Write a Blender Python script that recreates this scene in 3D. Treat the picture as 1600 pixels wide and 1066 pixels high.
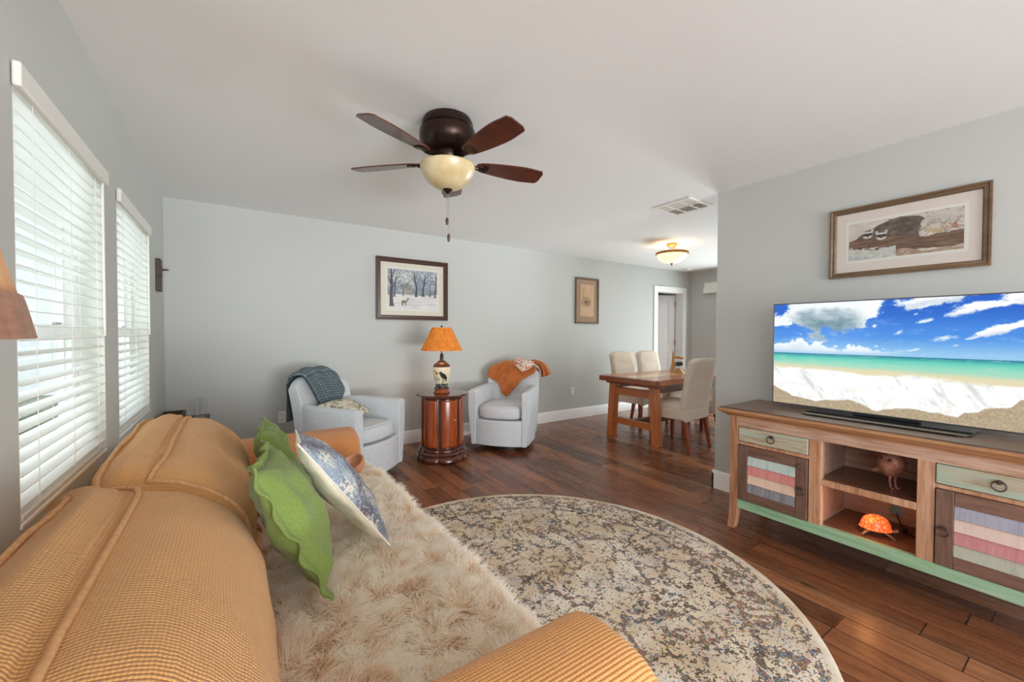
import bpy, bmesh, math, random
from mathutils import Vector, Matrix, noise as mnoise

# ------------------------------------------------------------------ scene, camera, light
for _o in list(bpy.data.objects):
    bpy.data.objects.remove(_o, do_unlink=True)
S = bpy.context.scene
COL = S.collection
S.view_settings.view_transform = 'Standard'
S.view_settings.look = 'None'
S.view_settings.gamma = 1.0
S.view_settings.use_curve_mapping = False
S.view_settings.exposure = 0.07
S.cycles.use_denoising = True
S.cycles.max_bounces = 12
S.cycles.diffuse_bounces = 9
S.cycles.transparent_max_bounces = 24
S.cycles.caustics_reflective = False
S.cycles.caustics_refractive = False
S.cycles.sample_clamp_indirect = 6.0

YAW, PITCH, ROLL, FPX, CAMZ = 0.5946, -0.0192, 0.0033, 642.36, 1.2833
cam_data = bpy.data.cameras.new('camera')
cam_data.sensor_fit = 'HORIZONTAL'
cam_data.sensor_width = 36.0
cam_data.lens = FPX / 1600.0 * 36.0
cam_data.clip_start = 0.02
cam = bpy.data.objects.new('camera', cam_data)
COL.objects.link(cam)
_f = Vector((math.sin(YAW) * math.cos(PITCH), math.cos(YAW) * math.cos(PITCH), math.sin(PITCH)))
_r = Vector((math.cos(YAW), -math.sin(YAW), 0.0))
_u = _r.cross(_f)
_r2 = _r * math.cos(ROLL) + _u * math.sin(ROLL)
_u2 = -_r * math.sin(ROLL) + _u * math.cos(ROLL)
_m = Matrix((( _r2.x, _u2.x, -_f.x), (_r2.y, _u2.y, -_f.y), (_r2.z, _u2.z, -_f.z))).to_4x4()
_m.translation = (0.0, 0.0, CAMZ)
cam.matrix_world = _m
S.camera = cam

world = bpy.data.worlds.new('sky')
S.world = world
world.use_nodes = True
_bg = world.node_tree.nodes['Background']
_bg.inputs[0].default_value = (0.86, 0.94, 1.0, 1.0)
_bg.inputs[1].default_value = 1.25

def area_light(name, loc, direction, sx, sy, power, color=(1, 1, 1), spread=180.0):
    d = bpy.data.lights.new(name, 'AREA')
    d.shape = 'RECTANGLE'
    d.size, d.size_y = sx, sy
    d.energy = power
    d.color = color
    d.spread = math.radians(spread)
    o = bpy.data.objects.new(name, d)
    COL.objects.link(o)
    o.location = loc
    o.rotation_euler = Vector(direction).to_track_quat('-Z', 'Y').to_euler()
    return o

# daylight through the dining door and windows, plus fill lamps added for brightness
area_light('added_rear_fill', (1.4, -5.12, 1.12), (0, 1, 0), 3.4, 2.1, 200, (0.94, 0.978, 1.0))  # unseen source behind the camera, added to brighten the room
area_light('added_rear_ceiling_fill', (1.4, -6.0, 0.10), (0, 0.95, 0.28), 3.4, 1.0, 43, (0.94, 0.978, 1.0), 60)  # added fill aimed up at the ceiling from behind the camera
area_light('daylight_dining_door', (7.45, 3.1, 1.08), (-1, 0, 0), 1.7, 2.0, 78, (0.94, 0.978, 1.0))
area_light('added_dining_up_fill', (7.75, 3.1, 0.05), (-0.75, 0, 0.66), 1.7, 1.0, 16, (0.94, 0.978, 1.0))  # upward fill added outside the dining door for the ceiling
area_light('added_dining_ceiling_fill', (8.2, 3.1, 0.10), (-0.92, 0, 0.33), 1.7, 1.0, 20, (0.94, 0.978, 1.0), 60)  # narrow fill added to reach the ceiling from the dining side
area_light('added_kitchen_fill', (5.4, -5.2, 1.5), (0, 1, 0), 1.8, 1.2, 50, (0.94, 0.978, 1.0))  # unseen fill lamp added on the kitchen side
area_light('added_side_fill', (-0.68, -1.7, 1.25), (1, 0.25, 0), 2.2, 1.7, 40, (0.94, 0.978, 1.0))  # added fill for the television wall, out of view on the left
for _y in (2.17, 3.36):
    area_light('daylight_window', (-1.3, _y, 1.55), (1, 0, -0.1), 1.1, 1.3, 14, (0.95, 0.98, 1.0))
    area_light('lawn_bounce_fill', (-1.3, _y, 0.45), (0.75, 0, 0.66), 1.1, 0.9, 5, (0.97, 1.0, 0.95))  # added upward fill lamp, standing in for light off the lawn

# ------------------------------------------------------------------ helpers
def lin(c):
    c = c / 255.0
    return c / 12.92 if c <= 0.04045 else ((c + 0.055) / 1.055) ** 2.4

def RGB(r, g, b, k=1.0):
    return (lin(r) * k, lin(g) * k, lin(b) * k, 1.0)

def setp(o, label=None, cat=None, group=None, kind=None):
    if label: o['label'] = label
    if cat: o['category'] = cat
    if group: o['group'] = group
    if kind: o['kind'] = kind
    return o

def thing(name, label, cat, loc=(0, 0, 0), rz=0.0, group=None):
    o = bpy.data.objects.new(name, None)
    o.empty_display_size = 0.1
    COL.objects.link(o)
    o.location = loc
    o.rotation_euler = (0, 0, rz)
    return setp(o, label, cat, group)

def link(ob, parent=None):
    COL.objects.link(ob)
    if parent is not None:
        ob.parent = parent
    return ob

def copy_tree(o, parent=None):
    c = o.copy()
    COL.objects.link(c)
    if parent is not None:
        c.parent = parent
    for ch in list(o.children):
        copy_tree(ch, c)
    return c

class Mt:
    """small node-graph writer around one Principled material"""
    def __init__(s, name, color=(0.8, 0.8, 0.8, 1), rough=0.5, metal=0.0, spec=0.5, **kw):
        s.m = bpy.data.materials.new(name)
        s.m.use_nodes = True
        s.nt = s.m.node_tree
        s.b = s.nt.nodes['Principled BSDF']
        s.out = s.nt.nodes['Material Output']
        s.set('Base Color', color); s.set('Roughness', rough); s.set('Metallic', metal)
        s.set('Specular IOR Level', spec)
        for k, v in kw.items():
            s.set(k.replace('_', ' ').title(), v)
        s._co = {}
    def set(s, k, v):
        i = s.b.inputs[k]
        if isinstance(v, bpy.types.NodeSocket): s.nt.links.new(v, i)
        else: i.default_value = v
    def n(s, t, ins=None, **props):
        nd = s.nt.nodes.new('ShaderNode' + t)
        for k, v in props.items(): setattr(nd, k, v)
        if ins:
            for k, v in ins.items():
                i = nd.inputs[k]
                if isinstance(v, bpy.types.NodeSocket): s.nt.links.new(v, i)
                else: i.default_value = v
        return nd
    def co(s, kind='Object', scale=(1, 1, 1), rot=(0, 0, 0), loc=(0, 0, 0)):
        tc = s._co.get('tc')
        if tc is None:
            tc = s._co['tc'] = s.n('TexCoord')
        return s.n('Mapping', {'Vector': tc.outputs[kind], 'Scale': scale, 'Rotation': rot, 'Location': loc}).outputs[0]
    def attr(s, name):
        return s.n('Attribute', attribute_name=name).outputs['Color']
    def noise(s, v, scale=5.0, detail=3.0, rough=0.5, dist=0.0):
        return s.n('TexNoise', {'Vector': v, 'Scale': scale, 'Detail': detail, 'Roughness': rough, 'Distortion': dist}).outputs[0]
    def voro(s, v, scale=5.0, feature='F1', out='Distance', rnd=1.0):
        return s.n('TexVoronoi', {'Vector': v, 'Scale': scale, 'Randomness': rnd}, feature=feature).outputs[out]
    def white(s, v):
        return s.n('TexWhiteNoise', {'Vector': v}, noise_dimensions='3D').outputs['Value']
    def ramp(s, f, stops, interp='LINEAR'):
        nd = s.n('ValToRGB', {'Fac': f})
        cr = nd.color_ramp
        cr.interpolation = interp
        while len(cr.elements) < len(stops): cr.elements.new(0.5)
        for e, (p, c) in zip(cr.elements, stops):
            e.position = p
            e.color = c if len(c) == 4 else (*c, 1)
        return nd.outputs[0]
    def mix(s, f, a, b, mode='MIX'):
        nd = s.n('Mix', data_type='RGBA', blend_type=mode)
        for k, v in ((0, f), (6, a), (7, b)):
            i = nd.inputs[k]
            if isinstance(v, bpy.types.NodeSocket): s.nt.links.new(v, i)
            else: i.default_value = v
        return nd.outputs[2]
    def math(s, op, a, b=0.0, c=0.0, clamp=False):
        nd = s.n('Math', operation=op, use_clamp=clamp)
        for k, v in ((0, a), (1, b), (2, c)):
            i = nd.inputs[k]
            if isinstance(v, bpy.types.NodeSocket): s.nt.links.new(v, i)
            else: i.default_value = v
        return nd.outputs[0]
    def sep(s, v):
        return s.n('SeparateXYZ', {0: v}).outputs
    def comb(s, x, y, z):
        return s.n('CombineXYZ', {0: x, 1: y, 2: z}).outputs[0]
    def bump(s, h, strength=0.3, dist=0.01, normal=None):
        ins = {'Height': h, 'Strength': strength, 'Distance': dist}
        if normal is not None: ins['Normal'] = normal
        o = s.n('Bump', ins).outputs[0]
        s.set('Normal', o)
        return o
    def sstep(s, x, lo, hi):
        return s.n('MapRange', {'Value': x, 'From Min': lo, 'From Max': hi}, interpolation_type='SMOOTHSTEP').outputs[0]

def fb2(x, y, z=0.0, oct=6, h=0.45):
    return mnoise.fractal(Vector((x, y, z + 3.7)), h, 2.0, oct)

def fbm(x, y, z=0.0, oct=4, sc=1.0):
    return mnoise.fractal(Vector((x * sc, y * sc, z * sc + 7.3)), 1.0, 2.0, oct)

class G:
    """collects geometry for ONE mesh object"""
    def __init__(s):
        s.v = []; s.f = []; s.uv = None; s.col = None
    def add(s, vs, fs):
        b = len(s.v)
        s.v.extend([tuple(p) for p in vs])
        s.f.extend([tuple(b + i for i in f) for f in fs])
        return b
    def box(s, x0, x1, y0, y1, z0, z1, M=None):
        vs = [(x0, y0, z0), (x1, y0, z0), (x1, y1, z0), (x0, y1, z0), (x0, y0, z1), (x1, y0, z1), (x1, y1, z1), (x0, y1, z1)]
        if M is not None: vs = [tuple(M @ Vector(p)) for p in vs]
        s.add(vs, [(0, 3, 2, 1), (4, 5, 6, 7), (0, 1, 5, 4), (1, 2, 6, 5), (2, 3, 7, 6), (3, 0, 4, 7)])
        return s
    def hexa(s, bot, top):
        """bot, top: 4 points each, counter-clockwise seen from above"""
        s.add(list(bot) + list(top), [(0, 3, 2, 1), (4, 5, 6, 7), (0, 1, 5, 4), (1, 2, 6, 5), (2, 3, 7, 6), (3, 0, 4, 7)])
        return s
    def grid(s, fn, nu, nv, wu=False, wv=False, uvfn=None, capu=False):
        """fn(i/nu, j/nv) -> point"""
        pu = nu if wu else nu + 1
        pv = nv if wv else nv + 1
        base = len(s.v)
        for i in range(pu):
            for j in range(pv):
                s.v.append(tuple(fn(i / nu, j / nv)))
        if uvfn is not None and s.uv is None: s.uv = {}
        for i in range(nu):
            for j in range(nv):
                a = base + (i % pu) * pv + (j % pv)
                b = base + ((i + 1) % pu) * pv + (j % pv)
                c = base + ((i + 1) % pu) * pv + ((j + 1) % pv)
                d = base + (i % pu) * pv + ((j + 1) % pv)
                if uvfn is not None:
                    s.uv[len(s.f)] = [uvfn(i / nu, j / nv), uvfn((i + 1) / nu, j / nv), uvfn((i + 1) / nu, (j + 1) / nv), uvfn(i / nu, (j + 1) / nv)]
                s.f.append((a, b, c, d))
        return s
    def lathe(s, prof, seg=32, c=(0, 0, 0), sx=1.0, sy=1.0, radf=None):
        n = len(prof)
        def fn(u, w):
            r, z = prof[min(n - 1, int(round(w * (n - 1))))]
            a = 2 * math.pi * u
            k = radf(a) if radf else 1.0
            return (c[0] + r * k * sx * math.cos(a), c[1] + r * k * sy * math.sin(a), c[2] + z)
        s.grid(fn, seg, n - 1, wu=True)
        return s
    def tube(s, path, r, seg=8, closed=False, flat=1.0):
        P = [Vector(p) for p in path]
        n = len(P)
        rr = r if isinstance(r, (list, tuple)) else [r] * n
        rings = []
        prev = None
        for i, p in enumerate(P):
            if closed: t = P[(i + 1) % n] - P[i - 1]
            else: t = P[min(i + 1, n - 1)] - P[max(i - 1, 0)]
            if t.length < 1e-9: t = Vector((0, 0, 1))
            t.normalize()
            if prev is None:
                a = Vector((0, 0, 1)) if abs(t.z) < 0.9 else Vector((1, 0, 0))
                x = a.cross(t).normalized()
            else:
                x = (prev - t * prev.dot(t))
                x = x.normalized() if x.length > 1e-6 else t.orthogonal().normalized()
            prev = x
            y = t.cross(x)
            rings.append([p + (x * math.cos(2 * math.pi * k / seg) + y * math.sin(2 * math.pi * k / seg) * flat) * rr[i] for k in range(seg)])
        b = len(s.v)
        for rg in rings: s.v.extend([tuple(q) for q in rg])
        m = n if closed else n - 1
        for i in range(m):
            for k in range(seg):
                i2 = (i + 1) % n; k2 = (k + 1) % seg
                s.f.append((b + i * seg + k, b + i * seg + k2, b + i2 * seg + k2, b + i2 * seg + k))
        if not closed:
            s.f.append(tuple(b + k for k in reversed(range(seg))))
            s.f.append(tuple(b + (n - 1) * seg + k for k in range(seg)))
        return s
    def prism(s, poly, lo, hi, axis='z'):
        def mk(p, h):
            if axis == 'z': return (p[0], p[1], h)
            if axis == 'x': return (h, p[0], p[1])
            return (p[0], h, p[1])
        n = len(poly)
        vs = [mk(p, lo) for p in poly] + [mk(p, hi) for p in poly]
        fs = [tuple(reversed(range(n))), tuple(range(n, 2 * n))]
        fs += [(i, (i + 1) % n, n + (i + 1) % n, n + i) for i in range(n)]
        s.add(vs, fs)
        return s
    def ellipsoid(s, c, r, nu=24, nv=14, e=1.0, M=None):
        def pw(x): return math.copysign(abs(x) ** e, x)
        def fn(u, w):
            a = 2 * math.pi * u; b = -math.pi / 2 + math.pi * w
            p = Vector((r[0] * pw(math.cos(a)) * pw(math.cos(b)), r[1] * pw(math.sin(a)) * pw(math.cos(b)), r[2] * pw(math.sin(b))))
            if M is not None: p = M @ p
            return (p.x + c[0], p.y + c[1], p.z + c[2])
        s.grid(fn, nu, nv, wu=True)
        return s
    def build(s, name, mat, parent=None, smooth=35, bevel=0.0, seg=2, sub=0, solid=0.0, M=None):
        me = bpy.data.meshes.new(name)
        vs = s.v if M is None else [tuple(M @ Vector(p)) for p in s.v]
        me.from_pydata(vs, [], s.f)
        if s.uv:
            ul = me.uv_layers.new(name='UVMap')
            for poly in me.polygons:
                q = s.uv.get(poly.index)
                if q:
                    for li, uv in zip(poly.loop_indices, q): ul.data[li].uv = uv
        if s.col is not None:
            ca = me.color_attributes.new('paint', 'FLOAT_COLOR', 'POINT')
            flat = []
            for c in s.col: flat.extend((c[0], c[1], c[2], 1.0))
            ca.data.foreach_set('color', flat)
        bm = bmesh.new(); bm.from_mesh(me)
        if not s.uv and s.col is None:
            bmesh.ops.remove_doubles(bm, verts=bm.verts, dist=1e-6)
        bmesh.ops.recalc_face_normals(bm, faces=bm.faces)
        bm.to_mesh(me); bm.free()
        if smooth:
            me.polygons.foreach_set('use_smooth', [True] * len(me.polygons))
            if smooth < 180: me.set_sharp_from_angle(angle=math.radians(smooth))
        m = mat.m if isinstance(mat, Mt) else mat
        if m: me.materials.append(m)
        o = bpy.data.objects.new(name, me)
        link(o, parent)
        if solid:
            md = o.modifiers.new('solid', 'SOLIDIFY'); md.thickness = solid; md.offset = 0
        if bevel:
            md = o.modifiers.new('bevel', 'BEVEL'); md.width = bevel; md.segments = seg; md.limit_method = 'ANGLE'; md.angle_limit = math.radians(40)
        if sub:
            md = o.modifiers.new('sub', 'SUBSURF'); md.levels = sub; md.render_levels = sub
        return o

def struct(name, g, mat, parent=None, **kw):
    o = g.build(name, mat, parent, **kw)
    if parent is None: o['kind'] = 'structure'
    return o

def crom(pts, n, closed=False):
    """Catmull-Rom through pts, n samples per span"""
    P = [Vector(p) for p in pts]
    out = []
    m = len(P)
    for i in range(m if closed else m - 1):
        if closed: p0, p1, p2, p3 = P[(i - 1) % m], P[i], P[(i + 1) % m], P[(i + 2) % m]
        else: p0, p1, p2, p3 = P[max(i - 1, 0)], P[i], P[i + 1], P[min(i + 2, m - 1)]
        for k in range(n):
            t = k / n
            out.append(0.5 * ((2 * p1) + (p2 - p0) * t + (2 * p0 - 5 * p1 + 4 * p2 - p3) * t * t + (3 * p1 - p0 - 3 * p2 + p3) * t ** 3))
    if not closed: out.append(P[-1])
    return out

def rrect(x0, x1, y0, y1, r, n=5):
    out = []
    for cx, cy, a0 in ((x1 - r, y1 - r, 0), (x0 + r, y1 - r, 90), (x0 + r, y0 + r, 180), (x1 - r, y0 + r, 270)):
        for k in range(n + 1):
            a = math.radians(a0 + 90 * k / n)
            out.append((cx + r * math.cos(a), cy + r * math.sin(a)))
    return out

PI = math.pi
# ------------------------------------------------------------------ materials
def plain(name, c, rough=0.5, metal=0.0, spec=0.5, var=0.06, vs=6.0, bump=0.0, bs=60.0):
    m = Mt(name, c, rough, metal, spec)
    v = m.co()
    nz = m.noise(v, vs, 3)
    k0, k1 = 1 - var, 1 + var
    m.set('Base Color', m.ramp(nz, [(0.3, (c[0] * k0, c[1] * k0, c[2] * k0)), (0.7, (c[0] * k1, c[1] * k1, c[2] * k1))]))
    if bump: m.bump(m.noise(v, bs, 4), bump, 0.003)
    return m

def wood(name, dark, light, rough=0.35, scale=1.0, axis='x', spec=0.5, coat=0.0, contrast=1.0):
    m = Mt(name, light, rough, 0, spec)
    sc = {'x': (1.2, 14, 14), 'y': (14, 1.2, 14), 'z': (14, 14, 1.2)}[axis]
    v = m.co(scale=tuple(k * scale for k in sc))
    a = m.noise(v, 1.6, 6, 0.6, 0.6)
    b = m.noise(v, 9.0, 3, 0.6)
    f = m.math('ADD', m.math('MULTIPLY', a, 0.75), m.math('MULTIPLY', b, 0.25))
    w = 0.22 / contrast
    m.set('Base Color', m.ramp(f, [(0.5 - w, dark), (0.5 + w, light)]))
    m.bump(b, 0.12, 0.002)
    if coat:
        m.set('Coat Weight', coat); m.set('Coat Roughness', 0.12)
    return m

def wall_paint(name, c):
    m = Mt(name, c, 0.62, 0, 0.3)
    v = m.co()
    m.set('Base Color', m.ramp(m.noise(v, 1.3, 2), [(0.3, tuple(k * 0.985 for k in c[:3])), (0.7, tuple(k * 1.015 for k in c[:3]))]))
    m.bump(m.noise(v, 140, 3), 0.06, 0.002)
    return m

M_WALL = wall_paint('wall_paint_grey_green', (0.555, 0.568, 0.548, 1))
M_TRIM = plain('trim_white', (0.93, 0.93, 0.925, 1), 0.35, var=0.01)
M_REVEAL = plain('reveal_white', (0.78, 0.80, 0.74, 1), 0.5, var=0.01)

def ceiling_mat():
    m = Mt('ceiling_knockdown', (0.86, 0.86, 0.86, 1), 0.7, 0, 0.2)
    v = m.co()
    d = m.sstep(m.noise(v, 38, 3, 0.6, 1.5), 0.5, 0.62)
    m.bump(d, 0.10, 0.002)
    return m
M_CEIL = ceiling_mat()

def floor_mat():
    m = Mt('floor_hickory_planks', (0.1, 0.05, 0.03, 1), 0.28, 0, 0.5)
    x, y, z = m.sep(m.co())[:3]
    W, L = 0.127, 1.05
    xi = m.math('DIVIDE', x, W)
    row = m.math('FLOOR', xi)
    fx = m.math('FRACT', xi)
    off = m.math('MULTIPLY', m.white(m.comb(row, 3.1, 0.7)), 5.0)
    yi = m.math('ADD', m.math('DIVIDE', y, L), off)
    col = m.math('FLOOR', yi)
    fy = m.math('FRACT', yi)
    pid = m.white(m.comb(row, col, 1.3))
    pid2 = m.white(m.comb(row, col, 8.9))
    gv = m.comb(m.math('ADD', m.math('MULTIPLY', x, 26), m.math('MULTIPLY', pid, 40)), m.math('ADD', m.math('MULTIPLY', y, 1.9), m.math('MULTIPLY', pid2, 17)), 0.0)
    g1 = m.noise(gv, 1.0, 6, 0.65, 1.0)
    bv = m.comb(m.math('ADD', m.math('MULTIPLY', x, 5), m.math('MULTIPLY', pid, 40)), m.math('MULTIPLY', y, 1.2), pid2)
    g2 = m.noise(bv, 1.2, 3, 0.6, 0.8)
    f = m.math('ADD', m.math('ADD', m.math('MULTIPLY', g1, 0.45), m.math('MULTIPLY', g2, 0.35)), m.math('MULTIPLY', pid, 0.27))
    base = m.ramp(f, [(0.22, RGB(52, 28, 18)), (0.42, RGB(98, 58, 38)), (0.58, RGB(138, 86, 56)), (0.8, RGB(180, 122, 82))])
    # knots
    kn = m.sstep(m.voro(m.comb(m.math('MULTIPLY', x, 4.0), m.math('MULTIPLY', y, 2.0), 0.3), 1.0), 0.10, 0.03)
    base = m.mix(m.math('MULTIPLY', kn, 0.55), base, RGB(28, 14, 10))
    ex = m.math('MINIMUM', fx, m.math('SUBTRACT', 1.0, fx))
    ey = m.math('MULTIPLY', m.math('MINIMUM', fy, m.math('SUBTRACT', 1.0, fy)), L / W)
    e = m.sstep(m.math('MINIMUM', ex, ey), 0.006, 0.03)
    m.set('Base Color', m.mix(e, RGB(22, 11, 8), base))
    m.set('Roughness', m.ramp(g1, [(0.2, (0.33,) * 3), (0.8, (0.2,) * 3)]))
    h = m.math('ADD', m.math('MULTIPLY', g1, 0.18), m.math('ADD', e, m.math('MULTIPLY', m.noise(bv, 2.0, 2), 0.5)))
    m.bump(h, 0.22, 0.004)
    return m
M_FLOOR = floor_mat()

def corduroy(name, light, dark, uv=True, pitch=0.0075):
    """looped waffle weave: raised ribs crossed by fine grooves"""
    m = Mt(name, light, 0.9, 0, 0.15)
    m.set('Sheen Weight', 0.25)
    v = m.co('UV' if uv else 'Object')
    x, y, z = m.sep(v)[:3]
    nz = m.noise(v, 9, 3)
    wob = m.math('MULTIPLY', m.noise(v, 14, 2), 0.9)
    def wave(t, p, amp=1.0):
        return m.math('ADD', m.math('MULTIPLY', m.math('SINE', m.math('ADD', m.math('MULTIPLY', t, 2 * PI / p), wob)), 0.5), 0.5)
    a = wave(y, pitch)
    b = wave(x, pitch * 0.8)
    h = m.math('MULTIPLY', m.math('POWER', a, 0.6), m.math('ADD', m.math('MULTIPLY', b, 0.55), 0.45))
    fine = m.noise(v, 320, 2)
    hh = m.math('ADD', h, m.math('MULTIPLY', fine, 0.35))
    c = m.ramp(hh, [(0.12, dark), (0.75, light)])
    c = m.mix(m.math('MULTIPLY', m.sstep(nz, 0.35, 0.7), 0.3), c, m.mix(0.5, c, (light[0] * 1.12, light[1] * 1.02, light[2] * 0.85, 1)))
    m.set('Base Color', c)
    m.bump(hh, 0.55, 0.004)
    return m
M_SOFA = corduroy('sofa_corduroy', RGB(232, 178, 112), RGB(158, 88, 40))
M_SOFA_ARM = corduroy('sofa_corduroy_arm', RGB(240, 180, 112), RGB(178, 98, 48), pitch=0.0085)
M_SOFA_FAR = corduroy('sofa_corduroy_fine', RGB(216, 150, 96), RGB(184, 116, 68), pitch=0.0042)
M_PIPING = plain('sofa_piping', RGB(214, 164, 116), 0.85, var=0.12, vs=90, bump=0.3, bs=300, spec=0.15)

def linen(name, a, b, scale=220.0, rough=0.92, sheen=0.15, blot=0.5):
    m = Mt(name, a, rough, 0, 0.15)
    m.set('Sheen Weight', sheen)
    v = m.co()
    w1 = m.noise(m.co(scale=(1, 1, 9)), scale * 0.5, 2)
    w2 = m.noise(m.co(scale=(9, 9, 1)), scale * 0.25, 2)
    f = m.math('ADD', m.math('MULTIPLY', w1, 0.5), m.math('MULTIPLY', w2, 0.5))
    c = m.ramp(f, [(0.36, b), (0.62, a)])
    m.set('Base Color', c)
    m.bump(f, 0.25, 0.002)
    return m
M_TWEED = linen('armchair_tweed', RGB(226, 230, 234), RGB(176, 181, 185), 260)
M_CANVAS = linen('slipcover_linen', RGB(234, 222, 206), RGB(210, 194, 174), 240)
M_GREEN = linen('green_cotton', RGB(138, 156, 88), RGB(105, 126, 57), 300)
M_CREAM = linen('cream_cotton', RGB(248, 240, 224), RGB(232, 218, 194), 260)

def glass_mat(name, tint=(0.95, 0.98, 0.97, 1), refl=0.08, rough=0.02):
    m = Mt(name)
    nt = m.nt
    tr = m.n('BsdfTransparent', {'Color': tint})
    gl = m.n('BsdfGlossy', {'Color': (1, 1, 1, 1), 'Roughness': rough})
    lw = m.n('LayerWeight', {'Blend': 0.5})
    fr = m.math('ADD', m.math('MULTIPLY', m.math('POWER', lw.outputs['Facing'], 5.0), 0.7), refl * 0.5)
    mx = m.n('MixShader', {0: fr, 1: tr.outputs[0], 2: gl.outputs[0]})
    nt.links.new(mx.outputs[0], m.out.inputs[0])
    nt.nodes.remove(m.b)
    return m
M_GLASS = glass_mat('window_glass')
M_TUMBLER = glass_mat('clear_drinking_glass', (0.985, 0.99, 0.99, 1))

M_BRONZE = plain('oil_rubbed_bronze', RGB(56, 40, 34), 0.32, 0.75, var=0.1)
M_BLACK = plain('black_plastic', RGB(26, 26, 28), 0.35, var=0.05)
M_BLACKIRON = plain('dark_iron', RGB(88, 68, 64), 0.4, 0.6, var=0.15, vs=40)
M_STEEL = plain('brushed_steel', RGB(190, 190, 188), 0.3, 0.9)
M_NICKEL = plain('satin_hinge', RGB(176, 160, 140), 0.35, 0.8)
M_PLASTIC = plain('white_plastic', RGB(236, 234, 228), 0.35, var=0.01)
M_SLOT = plain('dark_slot', RGB(70, 68, 66), 0.6)
M_VENT_DARK = plain('vent_grille', RGB(128, 130, 128), 0.6)
M_SLAT = Mt('blind_slat_white', RGB(244, 245, 243), 0.4, 0, 0.4)
M_SLAT.set('Subsurface Weight', 0.0)
M_CORD = plain('blind_cord', RGB(236, 236, 230), 0.7)

def emit(name, c, s):
    m = Mt(name, c, 0.4)
    m.set('Emission Color', c); m.set('Emission Strength', s)
    return m

def paint_mat(name, rough=0.5, emission=0.0, grain=0.0, gscale=200.0, coat=0.0):
    """shows the mesh's own painted picture"""
    m = Mt(name, (1, 1, 1, 1), rough, 0, 0.3)
    c = m.attr('paint')
    if grain:
        nz = m.noise(m.co(), gscale, 3, 0.7)
        c = m.mix(1.0, c, m.ramp(nz, [(0.3, (1 - grain,) * 3), (0.7, (1 + grain * 0.4,) * 3)]), 'MULTIPLY')
    if emission:
        m.set('Base Color', (0.01, 0.01, 0.01, 1))
        m.set('Emission Color', c); m.set('Emission Strength', emission)
    else:
        m.set('Base Color', c)
    if coat:
        m.set('Coat Weight', coat); m.set('Coat Roughness', 0.03)
    return m
# ------------------------------------------------------------------ the room
XL, YB, XT, YT, XD, H, YF = -0.4955, 4.606, 3.317, 1.877, 7.20, 2.44, -5.0
WT = 0.15
W1, W2, WZ0, WZ1 = (1.70, 2.633), (2.895, 3.823), 0.742, 2.025

g = G(); g.box(XL - WT, XD + WT, YF - WT, 6.4, -0.08, 0.0); struct('floor', g, M_FLOOR)
g = G(); g.box(XL - WT, XD + WT, YF - WT, 6.4, H, H + 0.1); struct('ceiling', g, M_CEIL)

g = G()
for y0, y1, z0, z1 in ((YF - WT, -2.85, 0, H), (-0.55, W1[0], 0, H), (-2.85, -0.55, 0, 0.38), (-2.85, -0.55, 2.12, H), (W1[1], W2[0], 0, H), (W2[1], YB + WT, 0, H),
                       (W1[0], W1[1], 0, WZ0), (W1[0], W1[1], WZ1, H), (W2[0], W2[1], 0, WZ0), (W2[0], W2[1], WZ1, H)):
    g.box(XL - WT, XL, y0, y1, z0, z1)
struct('wall_left', g, M_WALL, smooth=0)  # unseen opening behind the camera is added for the side fill
DX0, DX1, DZ = 6.21, 6.98, 2.045
g = G()
for x0, x1, z0, z1 in ((XL, DX0, 0, H), (DX1, XD + WT, 0, H), (DX0, DX1, DZ, H)):
    g.box(x0, x1, YB, YB + 0.13, z0, z1)
struct('wall_back', g, M_WALL, smooth=0)
g = G(); g.box(XT, XT + 0.12, YF, YT, 0, H); struct('wall_right', g, M_WALL, smooth=0)
g = G()
for y0, y1, z0, z1 in ((YF - WT, 2.2, 0, H), (4.0, 6.4, 0, H), (2.2, 4.0, 2.08, H)):
    g.box(XD, XD + WT, y0, y1, z0, z1)
struct('wall_far', g, M_WALL, smooth=0)
g = G()
for x0, x1, z0, z1 in ((XL, -0.35, 0, H), (-0.35, 3.15, 2.2, H), (3.15, 4.4, 0, H), (4.4, 6.4, 0, 0.9), (4.4, 6.4, 2.1, H), (6.4, XD, 0, H)):
    g.box(x0, x1, YF - WT, YF, z0, z1)
struct('wall_front', g, M_WALL, smooth=0)  # its unseen openings are added to let the fill lamps in
g = G(); g.box(5.3, 7.2, 6.25, 6.4, 0, H); g.box(5.3, 5.45, YB + 0.13, 6.25, 0, H)
struct('wall_hallway', g, M_WALL, smooth=0)

# baseboards (profiled top edge)
def base_run(name, pts, h=0.147, t=0.016):
    g = G()
    for (x0, y0), (x1, y1), (nx, ny) in pts:
        prof = [(0, 0), (t, 0), (t, h - 0.022), (t * 0.55, h - 0.006), (t * 0.35, h), (0, h)]
        n = len(prof)
        vs = [(x0 + nx * a, y0 + ny * a, z) for a, z in prof] + [(x1 + nx * a, y1 + ny * a, z) for a, z in prof]
        g.add(vs, [tuple(range(n)), tuple(reversed(range(n, 2 * n)))] + [(i, (i + 1) % n, n + (i + 1) % n, n + i) for i in range(n)])
    struct(name, g, M_TRIM)
base_run('baseboard_back', [((XL, YB), (6.12, YB), (0, -1)), ((7.07, YB), (XD, YB), (0, -1))])
base_run('baseboard_left', [((XL, YF), (XL, YB), (1, 0))])
base_run('baseboard_right', [((XT, YF), (XT, YT + 0.016), (-1, 0)), ((XT - 0.016, YT), (XT + 0.136, YT), (0, 1))])
base_run('baseboard_far', [((XD, 4.0), (XD, YB), (-1, 0))])

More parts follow.
